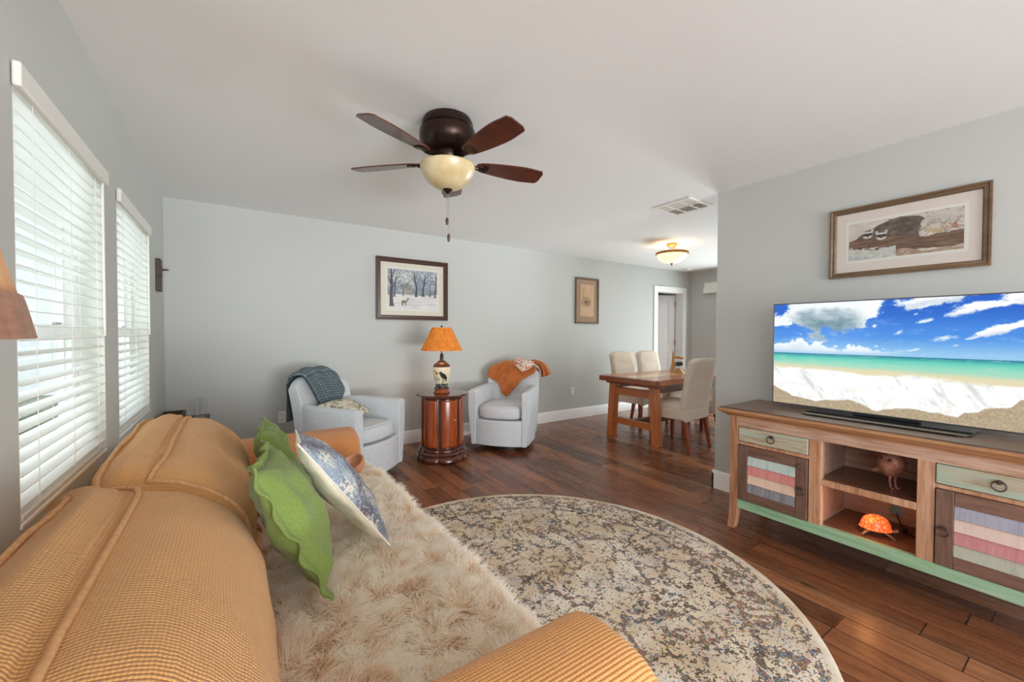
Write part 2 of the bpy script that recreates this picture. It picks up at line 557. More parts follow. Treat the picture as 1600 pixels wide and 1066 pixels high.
# windows: white double-hung sashes in the recess
def window(n, w):
    y0, y1 = w
    fr = G()
    xo, xi = XL - 0.145, XL - 0.085
    for a, b, c, d in ((y0, y0 + 0.04, WZ0, WZ1), (y1 - 0.04, y1, WZ0, WZ1), (y0 + 0.04, y1 - 0.04, WZ0, WZ0 + 0.05), (y0 + 0.04, y1 - 0.04, WZ1 - 0.045, WZ1)):
        fr.box(xo, xi, a, b, c, d)
    root = struct('window_%d' % n, fr, M_TRIM, bevel=0.003)
    zm = 1.285
    for k, (za, zb, x0, x1) in enumerate(((zm - 0.025, WZ1 - 0.045, xo + 0.005, xo + 0.03), (WZ0 + 0.05, zm + 0.025, xo + 0.03, xi - 0.004))):
        s_ = G()
        ya, yb = y0 + 0.04, y1 - 0.04
        for a, b, c, d in ((ya, ya + 0.035, za, zb), (yb - 0.035, yb, za, zb), (ya + 0.035, yb - 0.035, za, za + 0.045), (ya + 0.035, yb - 0.035, zb - 0.045, zb)):
            s_.box(x0, x1, a, b, c, d)
        so = s_.build('sash', M_TRIM, root, bevel=0.003)
        p = G(); xm = (x0 + x1) / 2
        p.box(xm - 0.002, xm + 0.002, ya + 0.035, yb - 0.035, za + 0.045, zb - 0.045)
        p.build('pane', M_GLASS, so, smooth=0)
    for yy in (y0 + 0.28, y1 - 0.28):
        lk = G(); lk.box(xi - 0.006, xi + 0.008, yy - 0.03, yy + 0.03, zm + 0.0255, zm + 0.036)
        lk.build('sash_lock', M_STEEL, root, bevel=0.003)
    # white plaster lining of the recess and sill
    rv = G()
    e = 0.004
    rv.box(xi, XL, y1 - e, y1, WZ0, WZ1); rv.box(xi, XL, y0, y0 + e, WZ0, WZ1); rv.box(xi, XL, y0 + e, y1 - e, WZ1 - e, WZ1)
    struct('trim_%d' % n, rv, M_REVEAL, smooth=0)
    sl = G(); sl.box(xi, XL + 0.004, y0, y1, WZ0 - 0.012, WZ0 + 0.004)
    struct('trim_%d' % (n + 2), sl, M_TRIM, bevel=0.004)
window(1, W1)
window(2, W2)

# horizontal blinds hung inside each recess
def blinds(w, label):
    y0, y1 = w
    root = thing('window_blind', label, 'blind', (XL - 0.024, (y0 + y1) / 2, WZ1), 0, 'white horizontal blinds at the windows')
    L = (y1 - y0) / 2
    g = G(); g.box(-0.026, 0.026, -L + 0.012, L - 0.012, -0.05, -0.006); g.build('head_rail', M_PLASTIC, root, bevel=0.002)
    g = G(); g.box(0.0265, 0.046, -L - 0.014, L + 0.004, -0.074, -0.006)
    g.build('valance', M_PLASTIC, root, bevel=0.006, seg=3)
    g = G()
    z = -0.085
    tilt = math.radians(-7)
    n = 0
    while z > -(WZ1 - WZ0) + 0.045:
        prof = []
        for k in range(7):
            t = -0.025 + 0.05 * k / 6
            prof.append((t, 0.0022 * (1 - (t / 0.025) ** 2)))
        pts = [(a, b + 0.0013) for a, b in prof] + [(a, b - 0.0013) for a, b in reversed(prof)]
        M2 = Matrix.Rotation(tilt, 2)
        pts = [tuple(M2 @ Vector(p)) for p in pts]
        pts = [(p[0], p[1] + z) for p in pts]
        g.prism(pts, -L + 0.012, L - 0.014, 'y')
        z -= 0.0425; n += 1
    g.build('slats', M_SLAT, root, smooth=40)
    g = G(); g.box(-0.026, 0.026, -L + 0.012, L - 0.014, -(WZ1 - WZ0) + 0.006, -(WZ1 - WZ0) + 0.024)
    g.build('bottom_rail', M_PLASTIC, root, bevel=0.004)
    for yy in (-L + 0.13, 0.0, L - 0.13):
        g = G()
        for xx in (-0.027, 0.027): g.tube([(xx, yy, -0.05), (xx, yy, -(WZ1 - WZ0) + 0.02)], 0.0012, 5)
        g.build('ladder_cord', M_CORD, root)
    g = G(); g.tube([(0.035, L - 0.055, -0.06), (0.035, L - 0.055, -0.76)], 0.0045, 8)
    g.build('tilt_wand', M_PLASTIC, root)
    return root
blinds(W1, 'white slatted blind on the window nearer the orange lampshade')
blinds(W2, 'white slatted blind on the window nearer the room corner')

# door into the back room, standing ajar
g = G()
for x0, x1, z0, z1 in ((DX0 - 0.09, DX0, 0, DZ + 0.09), (DX1, DX1 + 0.09, 0, DZ + 0.09), (DX0, DX1, DZ, DZ + 0.09)):
    g.box(x0, x1, YB - 0.018, YB, z0, z1)
e = 0.014
for x0, x1, z0, z1 in ((DX0, DX0 + e, 0, DZ), (DX1 - e, DX1, 0, DZ), (DX0 + e, DX1 - e, DZ - e, DZ)):
    g.box(x0, x1, YB - 0.018, YB + 0.148, z0, z1)
struct('trim_5', g, M_TRIM, bevel=0.004)
door = thing('door_1', 'white panel door standing ajar behind the dining table', 'door', (DX1 - 0.02, YB + 0.152, 0.0), 0)
door['kind'] = 'structure'
TH = math.radians(42)
door.rotation_euler = (0, 0, PI - TH)
g = G()
LW, LT, LH = 0.72, 0.036, 2.015
def door_leaf(g):
    st = 0.11
    yb_, yf_ = 0.0, LT
    for x0, x1, z0, z1 in ((0, st, 0.012, LH), (LW - st, LW, 0.012, LH), (st, LW - st, 0.012, 0.24), (st, LW - st, 0.92, 1.08), (st, LW - st, LH - 0.13, LH)):
        g.box(x0, x1, -LT, 0, z0, z1)
    for z0, z1 in ((0.24, 0.92), (1.08, LH - 0.13)):
        g.box(st, LW - st, -LT + 0.01, -0.01, z0, z1)
        g.box(st + 0.05, LW - st - 0.05, -LT + 0.004, -0.004, z0 + 0.05, z1 - 0.05)
door_leaf(g)
g.build('leaf', M_TRIM, door, bevel=0.003)
for z in (0.25, 1.115, 1.838):
    h_ = G(); h_.box(-0.012, 0.012, -0.030, 0.018, z - 0.045, z + 0.045); h_.tube([(0.0, 0.012, z - 0.05), (0.0, 0.012, z + 0.05)], 0.007, 8)
    h_.build('hinge', M_NICKEL, door)

# glazed sliding door of the dining area (its edge shows past the corner)
g = G()
for y0, y1, z0, z1 in ((2.2, 2.26, 0, 2.08), (3.94, 4.0, 0, 2.08), (3.07, 3.13, 0, 2.08), (2.26, 3.94, 0, 0.06), (2.26, 3.94, 2.02, 2.08)):
    g.box(XD + 0.04, XD + 0.1, y0, y1, z0, z1)
dd = struct('door_2', g, M_TRIM, bevel=0.003)
g = G(); g.box(XD + 0.068, XD + 0.072, 2.26, 3.94, 0.06, 2.02); g.build('pane', M_GLASS, dd, smooth=0)
g = G()
for y0, y1, z0, z1 in ((3.99, 4.07, 0, 2.0), (2.13, 2.21, 0, 2.0)):
    g.box(XD - 0.018, XD, y0, y1, z0, z1)
struct('trim_6', g, M_TRIM, bevel=0.003)
g = G(); g.box(-0.11, 0, -1.05, 1.17, 0.0, 0.085)
vb = thing('blind_valance', 'white boxed blind valance above the sliding door', 'valance', (XD, 3.1, 2.02))
g.build('cover', M_PLASTIC, vb, bevel=0.004)
g = G(); g.box(-0.10, 0, -1.04, 1.16, 0.085, 0.185); g.build('return_board', M_PLASTIC, vb, bevel=0.004)

# outdoors: lawn and the neighbour's house glimpsed between the slats
def lawn_mat():
    m = Mt('lawn', RGB(110, 130, 70), 0.9)
    m.set('Base Color', m.ramp(m.noise(m.co(), 6, 5), [(0.3, RGB(60, 76, 40)), (0.7, RGB(96, 112, 66))]))
    return m
g = G(); g.box(-14, XL - WT, -8, 14, -0.3, -0.2)
struct('ground', g, lawn_mat(), smooth=0)
hs = thing('neighbouring_house', 'pale blue-grey house outside, glimpsed between the blind slats', 'house', (-4.6, 4.0, -0.2))
hs['kind'] = 'structure'
def siding():
    m = Mt('siding', RGB(120, 134, 140), 0.8)
    z = m.sep(m.co())[2]
    f = m.math('FRACT', m.math('DIVIDE', z, 0.16))
    m.set('Base Color', m.ramp(f, [(0.0, RGB(84, 96, 104)), (0.12, RGB(128, 142, 148)), (1.0, RGB(116, 132, 140))]))
    return m
g = G(); g.box(-3, 0, -7, 7, 0, 3.0); g.build('house_wall', siding(), hs, smooth=0)
for yy in (-3.2, -0.3, 2.6):
    g = G()
    for a, b, c, d in ((-0.62, 0.62, 0.85, 0.97), (-0.62, 0.62, 2.2, 2.32), (-0.62, -0.5, 0.97, 2.2), (0.5, 0.62, 0.97, 2.2), (-0.03, 0.03, 0.97, 2.2)):
        g.box(0.0, 0.05, yy + a, yy + b, c, d)
    fo = g.build('house_window', M_TRIM, hs, smooth=0)
    p = G(); p.box(0.005, 0.015, yy - 0.5, yy + 0.5, 0.97, 2.2)
    p.build('pane', plain('dark_pane', RGB(96, 120, 134), 0.1), fo, smooth=0)
g = G(); g.prism([(-3.3, 3.0), (0.5, 3.0), (0.5, 3.12), (-1.4, 3.9), (-3.3, 3.12)], -7.4, 7.4, 'y'); g.build('house_roof', plain('shingles', RGB(120, 112, 104), 0.9), hs, smooth=0)
# ------------------------------------------------------------------ sofa
random.seed(7)
def spw(x, e): return math.copysign(abs(x) ** e, x)

SY0, SY1 = 0.47, 2.86            # outer faces of the arms
sofa = thing('sofa', 'tan corduroy sofa under the windows with round puffy back cushions', 'sofa', (0.1, 1.66, 0.0))
SO = Matrix.Translation((-0.1, -1.66, 0))      # world -> sofa space
g = G(); g.box(-0.40, 0.60, SY0 + 0.05, SY1 - 0.05, 0.05, 0.34); g.build('base', M_SOFA, sofa, bevel=0.03, seg=3, M=SO)
g = G(); g.box(-0.43, -0.24, SY0 + 0.02, SY1 - 0.02, 0.06, 0.74); g.build('back_frame', M_SOFA, sofa, bevel=0.06, seg=4, M=SO)
for x in (-0.36, 0.54):
    for y in (SY0 + 0.09, SY1 - 0.09):
        g = G(); g.lathe([(0.0, 0), (0.022, 0), (0.03, 0.05), (0.0, 0.05)], 14, (x, y, 0)); g.build('foot', M_BLACKIRON, sofa, M=SO)

def sofa_arm(y0, y1, top, xf):
    """rolled arm: rounded slab swept along x, closed by a soft front"""
    g = G()
    yc, hw = (y0 + y1) / 2, (y1 - y0) / 2
    sec = []
    for k in range(9):
        a = PI * k / 8
        sec.append((hw * spw(math.cos(a), 0.75), top - hw * 0.9 + hw * 0.9 * spw(math.sin(a), 0.75)))
    sec = [(hw * 0.9, 0.06)] + [(hw * 0.96, 0.3)] + sec + [(-hw * 0.96, 0.3), (-hw * 0.9, 0.06)]
    sm = crom([(p[0], p[1], 0) for p in sec], 4)
    n = len(sm)
    cum = [0.0]
    for i in range(1, n): cum.append(cum[-1] + (sm[i] - sm[i - 1]).length)
    xs = [-0.40 + (xf - 0.05 + 0.40) * i / 24 for i in range(25)]
    st = [(x, 1.0) for x in xs]
    for k in range(1, 9):
        a = PI / 2 * k / 8
        st.append((xf - 0.05 + 0.05 * math.sin(a), 1.0 - 0.22 * (1 - math.cos(a)) ** 1.3))
    st.append((xf + 0.004, 0.5)); st.append((xf + 0.006, 0.25)); st.append((xf + 0.006, 0.01))
    m = len(st) - 1
    cz = 0.34
    def fn(u, w):
        x, k = st[int(round(u * m))]
        p = sm[int(round(w * (n - 1)))]
        kz = k if p.y > cz else 1 - (1 - k) * 0.6
        return (x, yc + p.x * k, cz + (p.y - cz) * kz)
    def uv(u, w):
        return (st[int(round(u * m))][0] + (1 - st[int(round(u * m))][1]) * 0.2, cum[int(round(w * (n - 1)))])
    g.grid(fn, m, n - 1, uvfn=uv)
    return g
sofa_arm(SY0 - 0.04, 0.715, 0.685, 0.660).build('arm', M_SOFA_ARM, sofa, smooth=180, M=SO)
sofa_arm(2.62, SY1 + 0.03, 0.675, 0.65).build('arm', M_SOFA_FAR, sofa, smooth=180, M=SO)

for y0, y1 in ((0.71, 1.655), (1.665, 2.61)):
    g = G(); g.ellipsoid((0.20, (y0 + y1) / 2, 0.40), (0.43, (y1 - y0) / 2, 0.075), 40, 16, 0.3)
    g.build('seat_cushion', M_SOFA_ARM, sofa, smooth=180, M=SO)

SEC = [(-0.26, 0.47), (-0.35, 0.56), (-0.375, 0.73), (-0.345, 0.870), (-0.325, 0.888), (-0.262, 0.916), (-0.212, 0.900), (-0.190, 0.890),
       (-0.09, 0.872), (0.0, 0.80), (0.055, 0.70), (0.065, 0.60), (0.04, 0.50), (-0.1, 0.46)]
SECS = crom([(a, b, 0) for a, b in SEC], 5, True)
def back_cushion(yc, half, seed, lean=0.0, sh=(0.022, 0.010, 0.36)):
    n = len(SECS)
    cx, cz = -0.14, 0.69
    cum = [0.0]
    for i in range(1, n + 1): cum.append(cum[-1] + (SECS[i % n] - SECS[i - 1]).length)
    NU = 56
    def pt(ph, si, off=0.0):
        e1, e2 = 0.42, 0.36
        y = yc + half * spw(math.sin(ph), e1)
        f = abs(math.cos(ph)) ** e2
        i0 = int(math.floor(si)) % n; t = si - math.floor(si)
        p = SECS[i0].lerp(SECS[(i0 + 1) % n], t)
        x, z = cx + (p.x - cx) * f, cz + (p.y - cz) * f
        k = 1 + off / 0.25
        d = fbm(y * 3, si * 0.22, seed, 3) * 0.012 * f
        dr = Vector((x - cx, 0, z - cz))
        if dr.length > 1e-6: dr.normalize()
        w = Vector((x, y, z)) + dr * (d + off)
        up = max(0.0, (z - 0.70) / 0.22)
        sp = math.sin(ph)
        w.x -= up * min(1.0, max(0.0, (w.x + 0.40) / 0.2)) * (sh[0] + sh[1] * max(0.0, -sp) ** 4 + sh[2] * max(0.0, sp) ** 4)
        cr = fb2(y * 7 + z * 2.5, z * 1.2 - y * 2, seed + 5, 3, 0.8)
        w += dr * (0.010 * (1 - abs(cr) * 2.2 if abs(cr) < 0.45 else 0.0) * (0.3 + 0.7 * abs(sp) ** 2) * f - 0.004)
        w.z -= 0.010 * up * abs(math.sin(ph)) ** 4
        w += dr * (0.006 * math.sin(y * 41 + z * 12) * abs(math.sin(ph)) ** 6)
        # gathered puckers near the ends
        w.x += lean * (w.z - 0.5)
        return w
    g = G()
    def fn(u, w):
        s = 2 * u - 1
        ph = PI / 2 * math.copysign(abs(s) ** 0.8, s)
        return pt(ph, w * n)
    def uv(u, w):
        s = 2 * u - 1
        ph = PI / 2 * math.copysign(abs(s) ** 0.8, s)
        return (cum[int(round(w * n))], spw(math.sin(ph), 0.42) * half + (1 - abs(math.cos(ph)) ** 0.36) * math.copysign(0.2, s))
    g.grid(fn, NU, n, wv=False, uvfn=uv)
    o = g.build('back_cushion', M_SOFA, sofa, smooth=180, M=SO)
    # piping along the two edges of the boxing
    PH = math.radians(54)
    for s_top, s_bot in ((7.2 * 5, 12.3 * 5), (4.0 * 5, 0.2 * 5)):
        path = []
        for k in range(41): path.append(pt(-PH + 2 * PH * k / 40, s_top, 0.004))
        for k in range(1, 25): path.append(pt(PH, s_top + (s_bot - s_top) * k / 24, 0.002))
        for k in range(1, 41): path.append(pt(PH - 2 * PH * k / 40, s_bot, 0.004))
        for k in range(1, 24): path.append(pt(-PH, s_bot + (s_top - s_bot) * k / 24, 0.002))
        gp = G(); gp.tube(path, 0.0065, 8, closed=True)
        po = gp.build('piping', M_PIPING, None, smooth=180, M=SO)
        po.parent = o
    return o
back_cushion(1.02, 0.50, 1.0)
back_cushion(2.06, 0.550, 5.0, sh=(0.014, 0.10, 0.0))

# ------------------------------------------------------------------ shaggy throw
def fur_top(x, y):
    return 0.496 + 0.010 * fbm(x * 5, y * 5, 2.0, 3) + 0.006 * math.sin(y * 9 + x * 3)
def fur_point(a, y):
    """a = distance from the back of the seat across the throw (metres)"""
    xe = 0.634 + 0.008 * math.sin(y * 7.0) + 0.010 * fbm(0, y * 4, 4.0, 2)
    x = 0.085 + a
    r = 0.03
    if x < xe: return Vector((x, y, fur_top(x, y)))
    d = x - xe
    if d < r * PI / 2:
        t = d / r
        return Vector((xe + r * math.sin(t), y, fur_top(xe, y) - r + r * math.cos(t)))
    return Vector((xe + r, y, fur_top(xe, y) - r - (d - r * PI / 2)))
FY0, FY1, FA = 0.735, 2.600, 0.70
def fur_mat(name):
    m = Mt(name, RGB(226, 208, 186), 0.85, 0, 0.2)
    v = m.co()
    nz = m.noise(v, 7, 3, 0.6)
    nz2 = m.noise(v, 42, 2, 0.6)
    f = m.math('ADD', m.math('MULTIPLY', nz, 0.6), m.math('MULTIPLY', nz2, 0.4))
    m.set('Base Color', m.ramp(f, [(0.34, RGB(242, 222, 196)), (0.5, RGB(252, 242, 226)), (0.68, RGB(255, 252, 247))]))
    m.set('Sheen Weight', 0.3)
    tl = m.n('BsdfTranslucent', {'Color': (0.98, 0.94, 0.87, 1)})
    mx = m.n('MixShader', {0: 0.45, 1: m.b.outputs[0], 2: tl.outputs[0]})
    m.nt.links.new(mx.outputs[0], m.out.inputs[0])
    return m
M_FUR = fur_mat('shaggy_fur')
def pile_mat():
    m = Mt('shaggy_pile', RGB(250, 240, 226), 0.8, 0, 0.2)
    ic = m.n('HairInfo').outputs['Intercept']
    v = m.co()
    f = m.math('ADD', m.math('MULTIPLY', m.noise(v, 15, 3, 0.65), 0.9), m.math('MULTIPLY', ic, 0.6))
    c = m.ramp(f, [(0.34, RGB(208, 168, 122)), (0.58, RGB(248, 228, 198)), (0.88, RGB(255, 251, 242))])
    m.set('Base Color', c)
    tl = m.n('BsdfTranslucent', {'Color': c})
    mx = m.n('MixShader', {0: 0.4, 1: m.b.outputs[0], 2: tl.outputs[0]})
    m.nt.links.new(mx.outputs[0], m.out.inputs[0])
    return m
M_PILE = pile_mat()
throw = thing('fur_throw', 'cream shaggy fur throw spread over the sofa seat', 'throw', (0.3, 1.66, 0.47))
TO = Matrix.Translation((-0.3, -1.66, -0.47))
g = G()
g.grid(lambda u, w: fur_point(u * FA, FY0 + (FY1 - FY0) * w), 60, 120)
g.grid(lambda u, w: fur_point(u * FA, FY0 + (FY1 - FY0) * w) - Vector((0, 0, 0.004)), 60, 120)
g.build('hide', M_FUR, throw, smooth=180, M=TO)
def fur_strands(n, seed):
    rnd = random.Random(seed)
    NP = 6
    pos, rad = [], []
    for i in range(n):
        a = rnd.random() * FA
        y = FY0 + rnd.random() * (FY1 - FY0)
        p = fur_point(a, y)
        q = fur_point(min(a + 0.004, FA), y)
        t = (q - p)
        nrm = Vector((-t.z, 0, t.x)).normalized() if t.length > 1e-6 else Vector((1, 0, 0))
        cl = Vector((fbm(p.x * 17, p.y * 17, 1.0, 2), fbm(p.x * 17, p.y * 17, 9.0, 2), 0)) * 1.7
        cl += Vector((fbm(p.x * 4, p.y * 4, 3.0, 2), fbm(p.x * 4, p.y * 4, 17.0, 2), 0)) * 1.0
        cl += Vector((rnd.gauss(0, 0.25), rnd.gauss(0, 0.25), rnd.gauss(0, 0.12)))
        L = 0.042 * (0.65 + 0.6 * rnd.random())
        if y < FY0 + 0.04 or y > FY1 - 0.03: L *= 0.7
        d = (nrm * 0.62 + cl * 0.95).normalized()
        side = d.cross(Vector((0, 0, 1)))
        curl = rnd.gauss(0, 0.35)
        for k in range(NP):
            s = k / (NP - 1)
            w = p + d * (L * s) + side * (curl * L * 0.5 * s * s) + Vector((cl.x, cl.y, -0.35)) * (L * 0.35 * s * s)
            pos.extend((w.x - 0.3, w.y - 1.66, w.z - 0.47))
            rad.append(0.00105 * (1 - 0.75 * s))
    hc = bpy.data.hair_curves.new('pile')
    hc.add_curves([NP] * n)
    hc.attributes['position'].data.foreach_set('vector', pos)
    ra = hc.attributes.get('radius') or hc.attributes.new('radius', 'FLOAT', 'POINT')
    ra.data.foreach_set('value', rad)
    hc.materials.append(M_PILE.m)
    o = bpy.data.objects.new('pile', hc)
    link(o, throw)
    o['kind'] = 'stuff'
    return o
fur_strands(80000, 3)

# ------------------------------------------------------------------ throw pillows
def pillow_fn(W, Ht, T, seed, pinch=0.10, wr=0.006):
    """(u, w in -1..1, side) -> local point; x across, y up, z thickness"""
    def fn(u, w, side):
        x = u * W / 2 * (1 - pinch * (1 - w * w) * abs(u) ** 2.0)
        y = w * Ht / 2 * (1 - pinch * (1 - u * u) * abs(w) ** 2.0)
        t = max(0.0, (1 - u ** 2)) ** 0.55 * max(0.0, (1 - w ** 2)) ** 0.55
        z = side * T / 2 * t
        z += wr * fbm(u * 2.2, w * 2.2, seed + side, 3) * min(1, t * 3) * 2
        x += 0.004 * fbm(w * 3, u, seed + 3, 2); 
        return Vector((x, y, z))
    return fn
def pillow_side(fn, side, n=36):
    g = G()
    def f(a, b):
        u, w = math.sin((2 * a - 1) * PI / 2), math.sin((2 * b - 1) * PI / 2)
        return fn(u, w, side)
    g.grid(f, n, n)
    return g
def frame(origin, U, V):
    """matrix with local x = V (away), y = U (up the edge), z = normal"""
    U = Vector(U).normalized(); V = Vector(V); V = (V - U * V.dot(U)).normalized()
    N = V.cross(U)
    m = Matrix(((V.x, U.x, N.x), (V.y, U.y, N.y), (V.z, U.z, N.z))).to_4x4()
    m.translation = Vector(origin)
    return m
def place_pillow(root, near_bottom, U, V, W, Ht):
    m = frame((0, 0, 0), U, V)
    c = Vector(near_bottom) + m.to_3x3() @ Vector((W / 2, Ht / 2, 0))
    m.translation = c
    root.matrix_world = m
    return m
def flange(fn, W, Ht, seed, width=0.022, wave=0.012):
    """ruffled fabric edge round the seam"""
    path = []
    N = 160
    for k in range(N):
        t = k / N * 4
        s, e = int(t), t - int(t)
        c = 2 * e - 1
        u, w = ((c, -1), (1, c), (-c, 1), (-1, -c))[s]
        path.append((u, w))
    g = G()
    def f(a, b):
        u, w = path[int(round(a * N)) % N]
        p = fn(u, w, 1)
        d = Vector((u if abs(u) > 0.999 else 0, w if abs(w) > 0.999 else 0, 0))
        d = Vector((spw(u, 5), spw(w, 5), 0))
        if d.length > 0: d.normalize()
        o = (b - 0.25) * width * 1.3
        wz = wave * math.sin(a * 2 * PI * 15 + 3 * fbm(a * 9, 0, seed, 2)) * b + wave * fbm(a * 20, 1, seed, 2) * b
        return p + d * o + Vector((0, 0, wz))
    g.grid(f, N, 4, wu=True)
    return g
def green_pillow(label, near_bottom, U, V, W, Ht, T, seed):
    r = thing('green_cushion', label, 'pillow')
    place_pillow(r, near_bottom, U, V, W, Ht)
    fn = pillow_fn(W, Ht, T, seed, 0.10, 0.010)
    g = pillow_side(fn, 1); g2 = pillow_side(fn, -1)
    g.add(g2.v, g2.f)
    g.build('cover', M_GREEN, r, smooth=180)
    flange(fn, W, Ht, seed).build('ruffled_edge', M_GREEN, r, smooth=180, solid=0.006)
    return r
green_pillow('large moss green cushion with a ruffled seam, nearest the camera on the sofa', (0.205, 1.215, 0.556), (-0.178, 0.04, 0.38), (0.11, 0.99, 0.04), 0.385, 0.40, 0.155, 1.0)
green_pillow('moss green cushion half hidden behind the larger green one', (0.195, 1.96, 0.545), (-0.13, 0.03, 0.38), (0.10, 1.0, 0.0), 0.36, 0.345, 0.14, 6.0)

def blue_face():
    m = Mt('blue_floral_print', RGB(110, 130, 160), 0.85, 0, 0.2)
    v = m.co()
    n1 = m.noise(v, 5.5, 3, 0.6, 0.7)
    base = m.ramp(n1, [(0.36, RGB(104, 100, 110)), (0.46, RGB(126, 126, 138)), (0.55, RGB(138, 152, 170)), (0.66, RGB(170, 184, 196))])
    n2 = m.noise(v, 26, 4, 0.7)
    base = m.mix(m.math('MULTIPLY', m.sstep(n2, 0.5, 0.62), 0.55), base, RGB(104, 114, 136))
    fl = m.voro(v, 9, 'F1')
    pet = m.math('MULTIPLY', m.sstep(m.noise(v, 80, 3, 0.65), 0.47, 0.55), m.sstep(fl, 0.48, 0.25))
    base = m.mix(m.math('MULTIPLY', pet, 0.9), base, RGB(226, 220, 206))
    sp = m.sstep(m.noise(v, 110, 3, 0.6), 0.54, 0.62)
    base = m.mix(m.math('MULTIPLY', sp, 0.6), base, RGB(214, 216, 216))
    m.set('Base Color', base)
    m.bump(n2, 0.15, 0.002)
    return m
M_BLUE = blue_face()
bp = thing('floral_cushion', 'cushion with blue grey floral front and cream back, leaning on the green ones', 'pillow')
BW, BH = 0.44, 0.47
place_pillow(bp, (0.440, 1.40, 0.550), (-0.270, 0.065, 0.37), (0.06, 0.99, -0.06), BW, BH)
fnb = pillow_fn(BW, BH, 0.135, 11.0, 0.09, 0.006)
# the printed front faces the room (+x)
pillow_side(fnb, 1).build('printed_front', M_BLUE, bp, smooth=180)
pillow_side(fnb, -1).build('plain_back', M_CREAM, bp, smooth=180)
pp = []
for k in range(120):
    t = k / 120 * 4; s, e = int(t), t - int(t); c = 2 * e - 1
    u, w = ((c, -1), (1, c), (-c, 1), (-1, -c))[s]
    pp.append(fnb(u, w, 1))
g = G(); g.tube(pp, 0.003, 6, closed=True); g.build('seam', M_CREAM, bp)

# small brown wooden bowl half behind the floral cushion
g = G()
g.lathe([(0.0, 0.0), (0.035, 0.0), (0.058, 0.018), (0.066, 0.045), (0.068, 0.060), (0.063, 0.062), (0.055, 0.045), (0.045, 0.022), (0.0, 0.014)], 32)
bw = g.build('wooden_bowl', wood('tan_bowl_wood', RGB(170, 100, 66), RGB(216, 160, 122), 0.4), None, smooth=60)
bw.location = (0.552, 2.34, 0.526)
bw.rotation_euler = (0.25, -0.55, 0)
setp(bw, 'small tan brown bowl lying on the fur throw behind the floral cushion', 'bowl')

# ------------------------------------------------------------------ lamp at the sofa's near end
lampf = thing('floor_lamp', 'lamp with a tan bell shade and brown hem beside the near window', 'lamp', (-0.285, 0.345, 0.0))
g = G(); g.lathe([(0, 0), (0.105, 0), (0.105, 0.012), (0.05, 0.03), (0.014, 0.045), (0, 0.045)], 32); g.build('base', M_BRONZE, lampf)
g = G(); g.tube([(0, 0, 0.04), (0, 0, 1.48)], 0.011, 12); g.build('pole', M_BRONZE, lampf)
M_SHADE_TAN = linen('tan_shade_cloth', RGB(236, 180, 118), RGB(222, 164, 104), 60)
M_SHADE_BAND = linen('brown_shade_hem', RGB(170, 122, 92), RGB(146, 102, 78), 60)
def bell(z): # z above the rim
    K = [(0, 0.184), (0.02, 0.180), (0.055, 0.1715), (0.10, 0.163), (0.2, 0.132), (0.31, 0.085)]
    for (a, ra), (b, rb_) in zip(K, K[1:]):
        if z <= b: return ra + (rb_ - ra) * (z - a) / (b - a)
    return 0.085
def shade_part(z0, z1, n, off=0.0):
    g = G()
    prof = [(bell(z0 + (z1 - z0) * k / n) + off, 1.279 + z0 + (z1 - z0) * k / n) for k in range(n + 1)]
    g.lathe(prof + [(r - 0.003, z) for r, z in reversed(prof)] + [prof[0]], 48)
    return g
shade_part(0.025, 0.30, 22).build('shade', M_SHADE_TAN, lampf, smooth=180)
shade_part(0.0, 0.027, 4, 0.002).build('shade_hem', M_SHADE_BAND, lampf, smooth=60)
g = G()
for k in range(3):
    a = 2 * PI * k / 3; g.tube([(0, 0, 1.47), (0.08 * math.cos(a), 0.08 * math.sin(a), 1.575)], 0.003, 6)
g.build('shade_spider', M_BRONZE, lampf)

# ------------------------------------------------------------------ corner behind the sofa: side table, tray, glasses
M_DARKWOOD = wood('dark_rustic_wood', RGB(40, 27, 20), RGB(92, 66, 48), 0.5)
ct = thing('corner_table', 'dark wooden side table in the corner, mostly hidden behind the sofa', 'table', (-0.325, 4.16, 0.0))
g = G(); g.box(-0.15, 0.15, -0.20, 0.20, 0.56, 0.585); g.build('tabletop', M_DARKWOOD, ct, bevel=0.004)
for sx in (-1, 1):
    for sy in (-1, 1):
        g = G(); g.box(sx * 0.125 - 0.018, sx * 0.125 + 0.018, sy * 0.175 - 0.018, sy * 0.175 + 0.018, 0, 0.56); g.build('leg', M_DARKWOOD, ct, bevel=0.003)
g = G()
tray = thing('serving_tray', 'dark rustic tray beside the clear glasses in the corner', 'tray', (-0.395, 4.08, 0.585))
g = G(); g.box(-0.07, 0.07, -0.11, 0.11, 0, 0.012); g.build('tray_bottom', M_DARKWOOD, tray, bevel=0.002)
g = G()
for a in ((-0.07, -0.06, -0.11, 0.11), (0.06, 0.07, -0.11, 0.11), (-0.06, 0.06, -0.11, -0.10), (-0.06, 0.06, 0.10, 0.11)): g.box(*a, 0.012, 0.075)
g.build('tray_rim', M_DARKWOOD, tray, bevel=0.002)
def tumbler(x, y, h, r, label):
    g = G()
    g.lathe([(0, 0), (r * 0.9, 0), (r, 0.01), (r, h), (r - 0.003, h), (r - 0.003, 0.012), (0, 0.010)], 28)
    o = g.build('glass_tumbler', M_TUMBLER, None, smooth=50)
    o.location = (x, y, 0.5855)
    setp(o, label, 'glass', 'clear glasses on the corner table')
tumbler(-0.288, 4.05, 0.165, 0.028, 'clear straight glass in the corner, the one closest to the dark tray')
tumbler(-0.245, 4.16, 0.175, 0.028, 'clear straight glass standing in the middle of the three in the corner')
tumbler(-0.208, 4.07, 0.170, 0.028, 'clear straight glass in the corner, the one farthest from the dark tray')
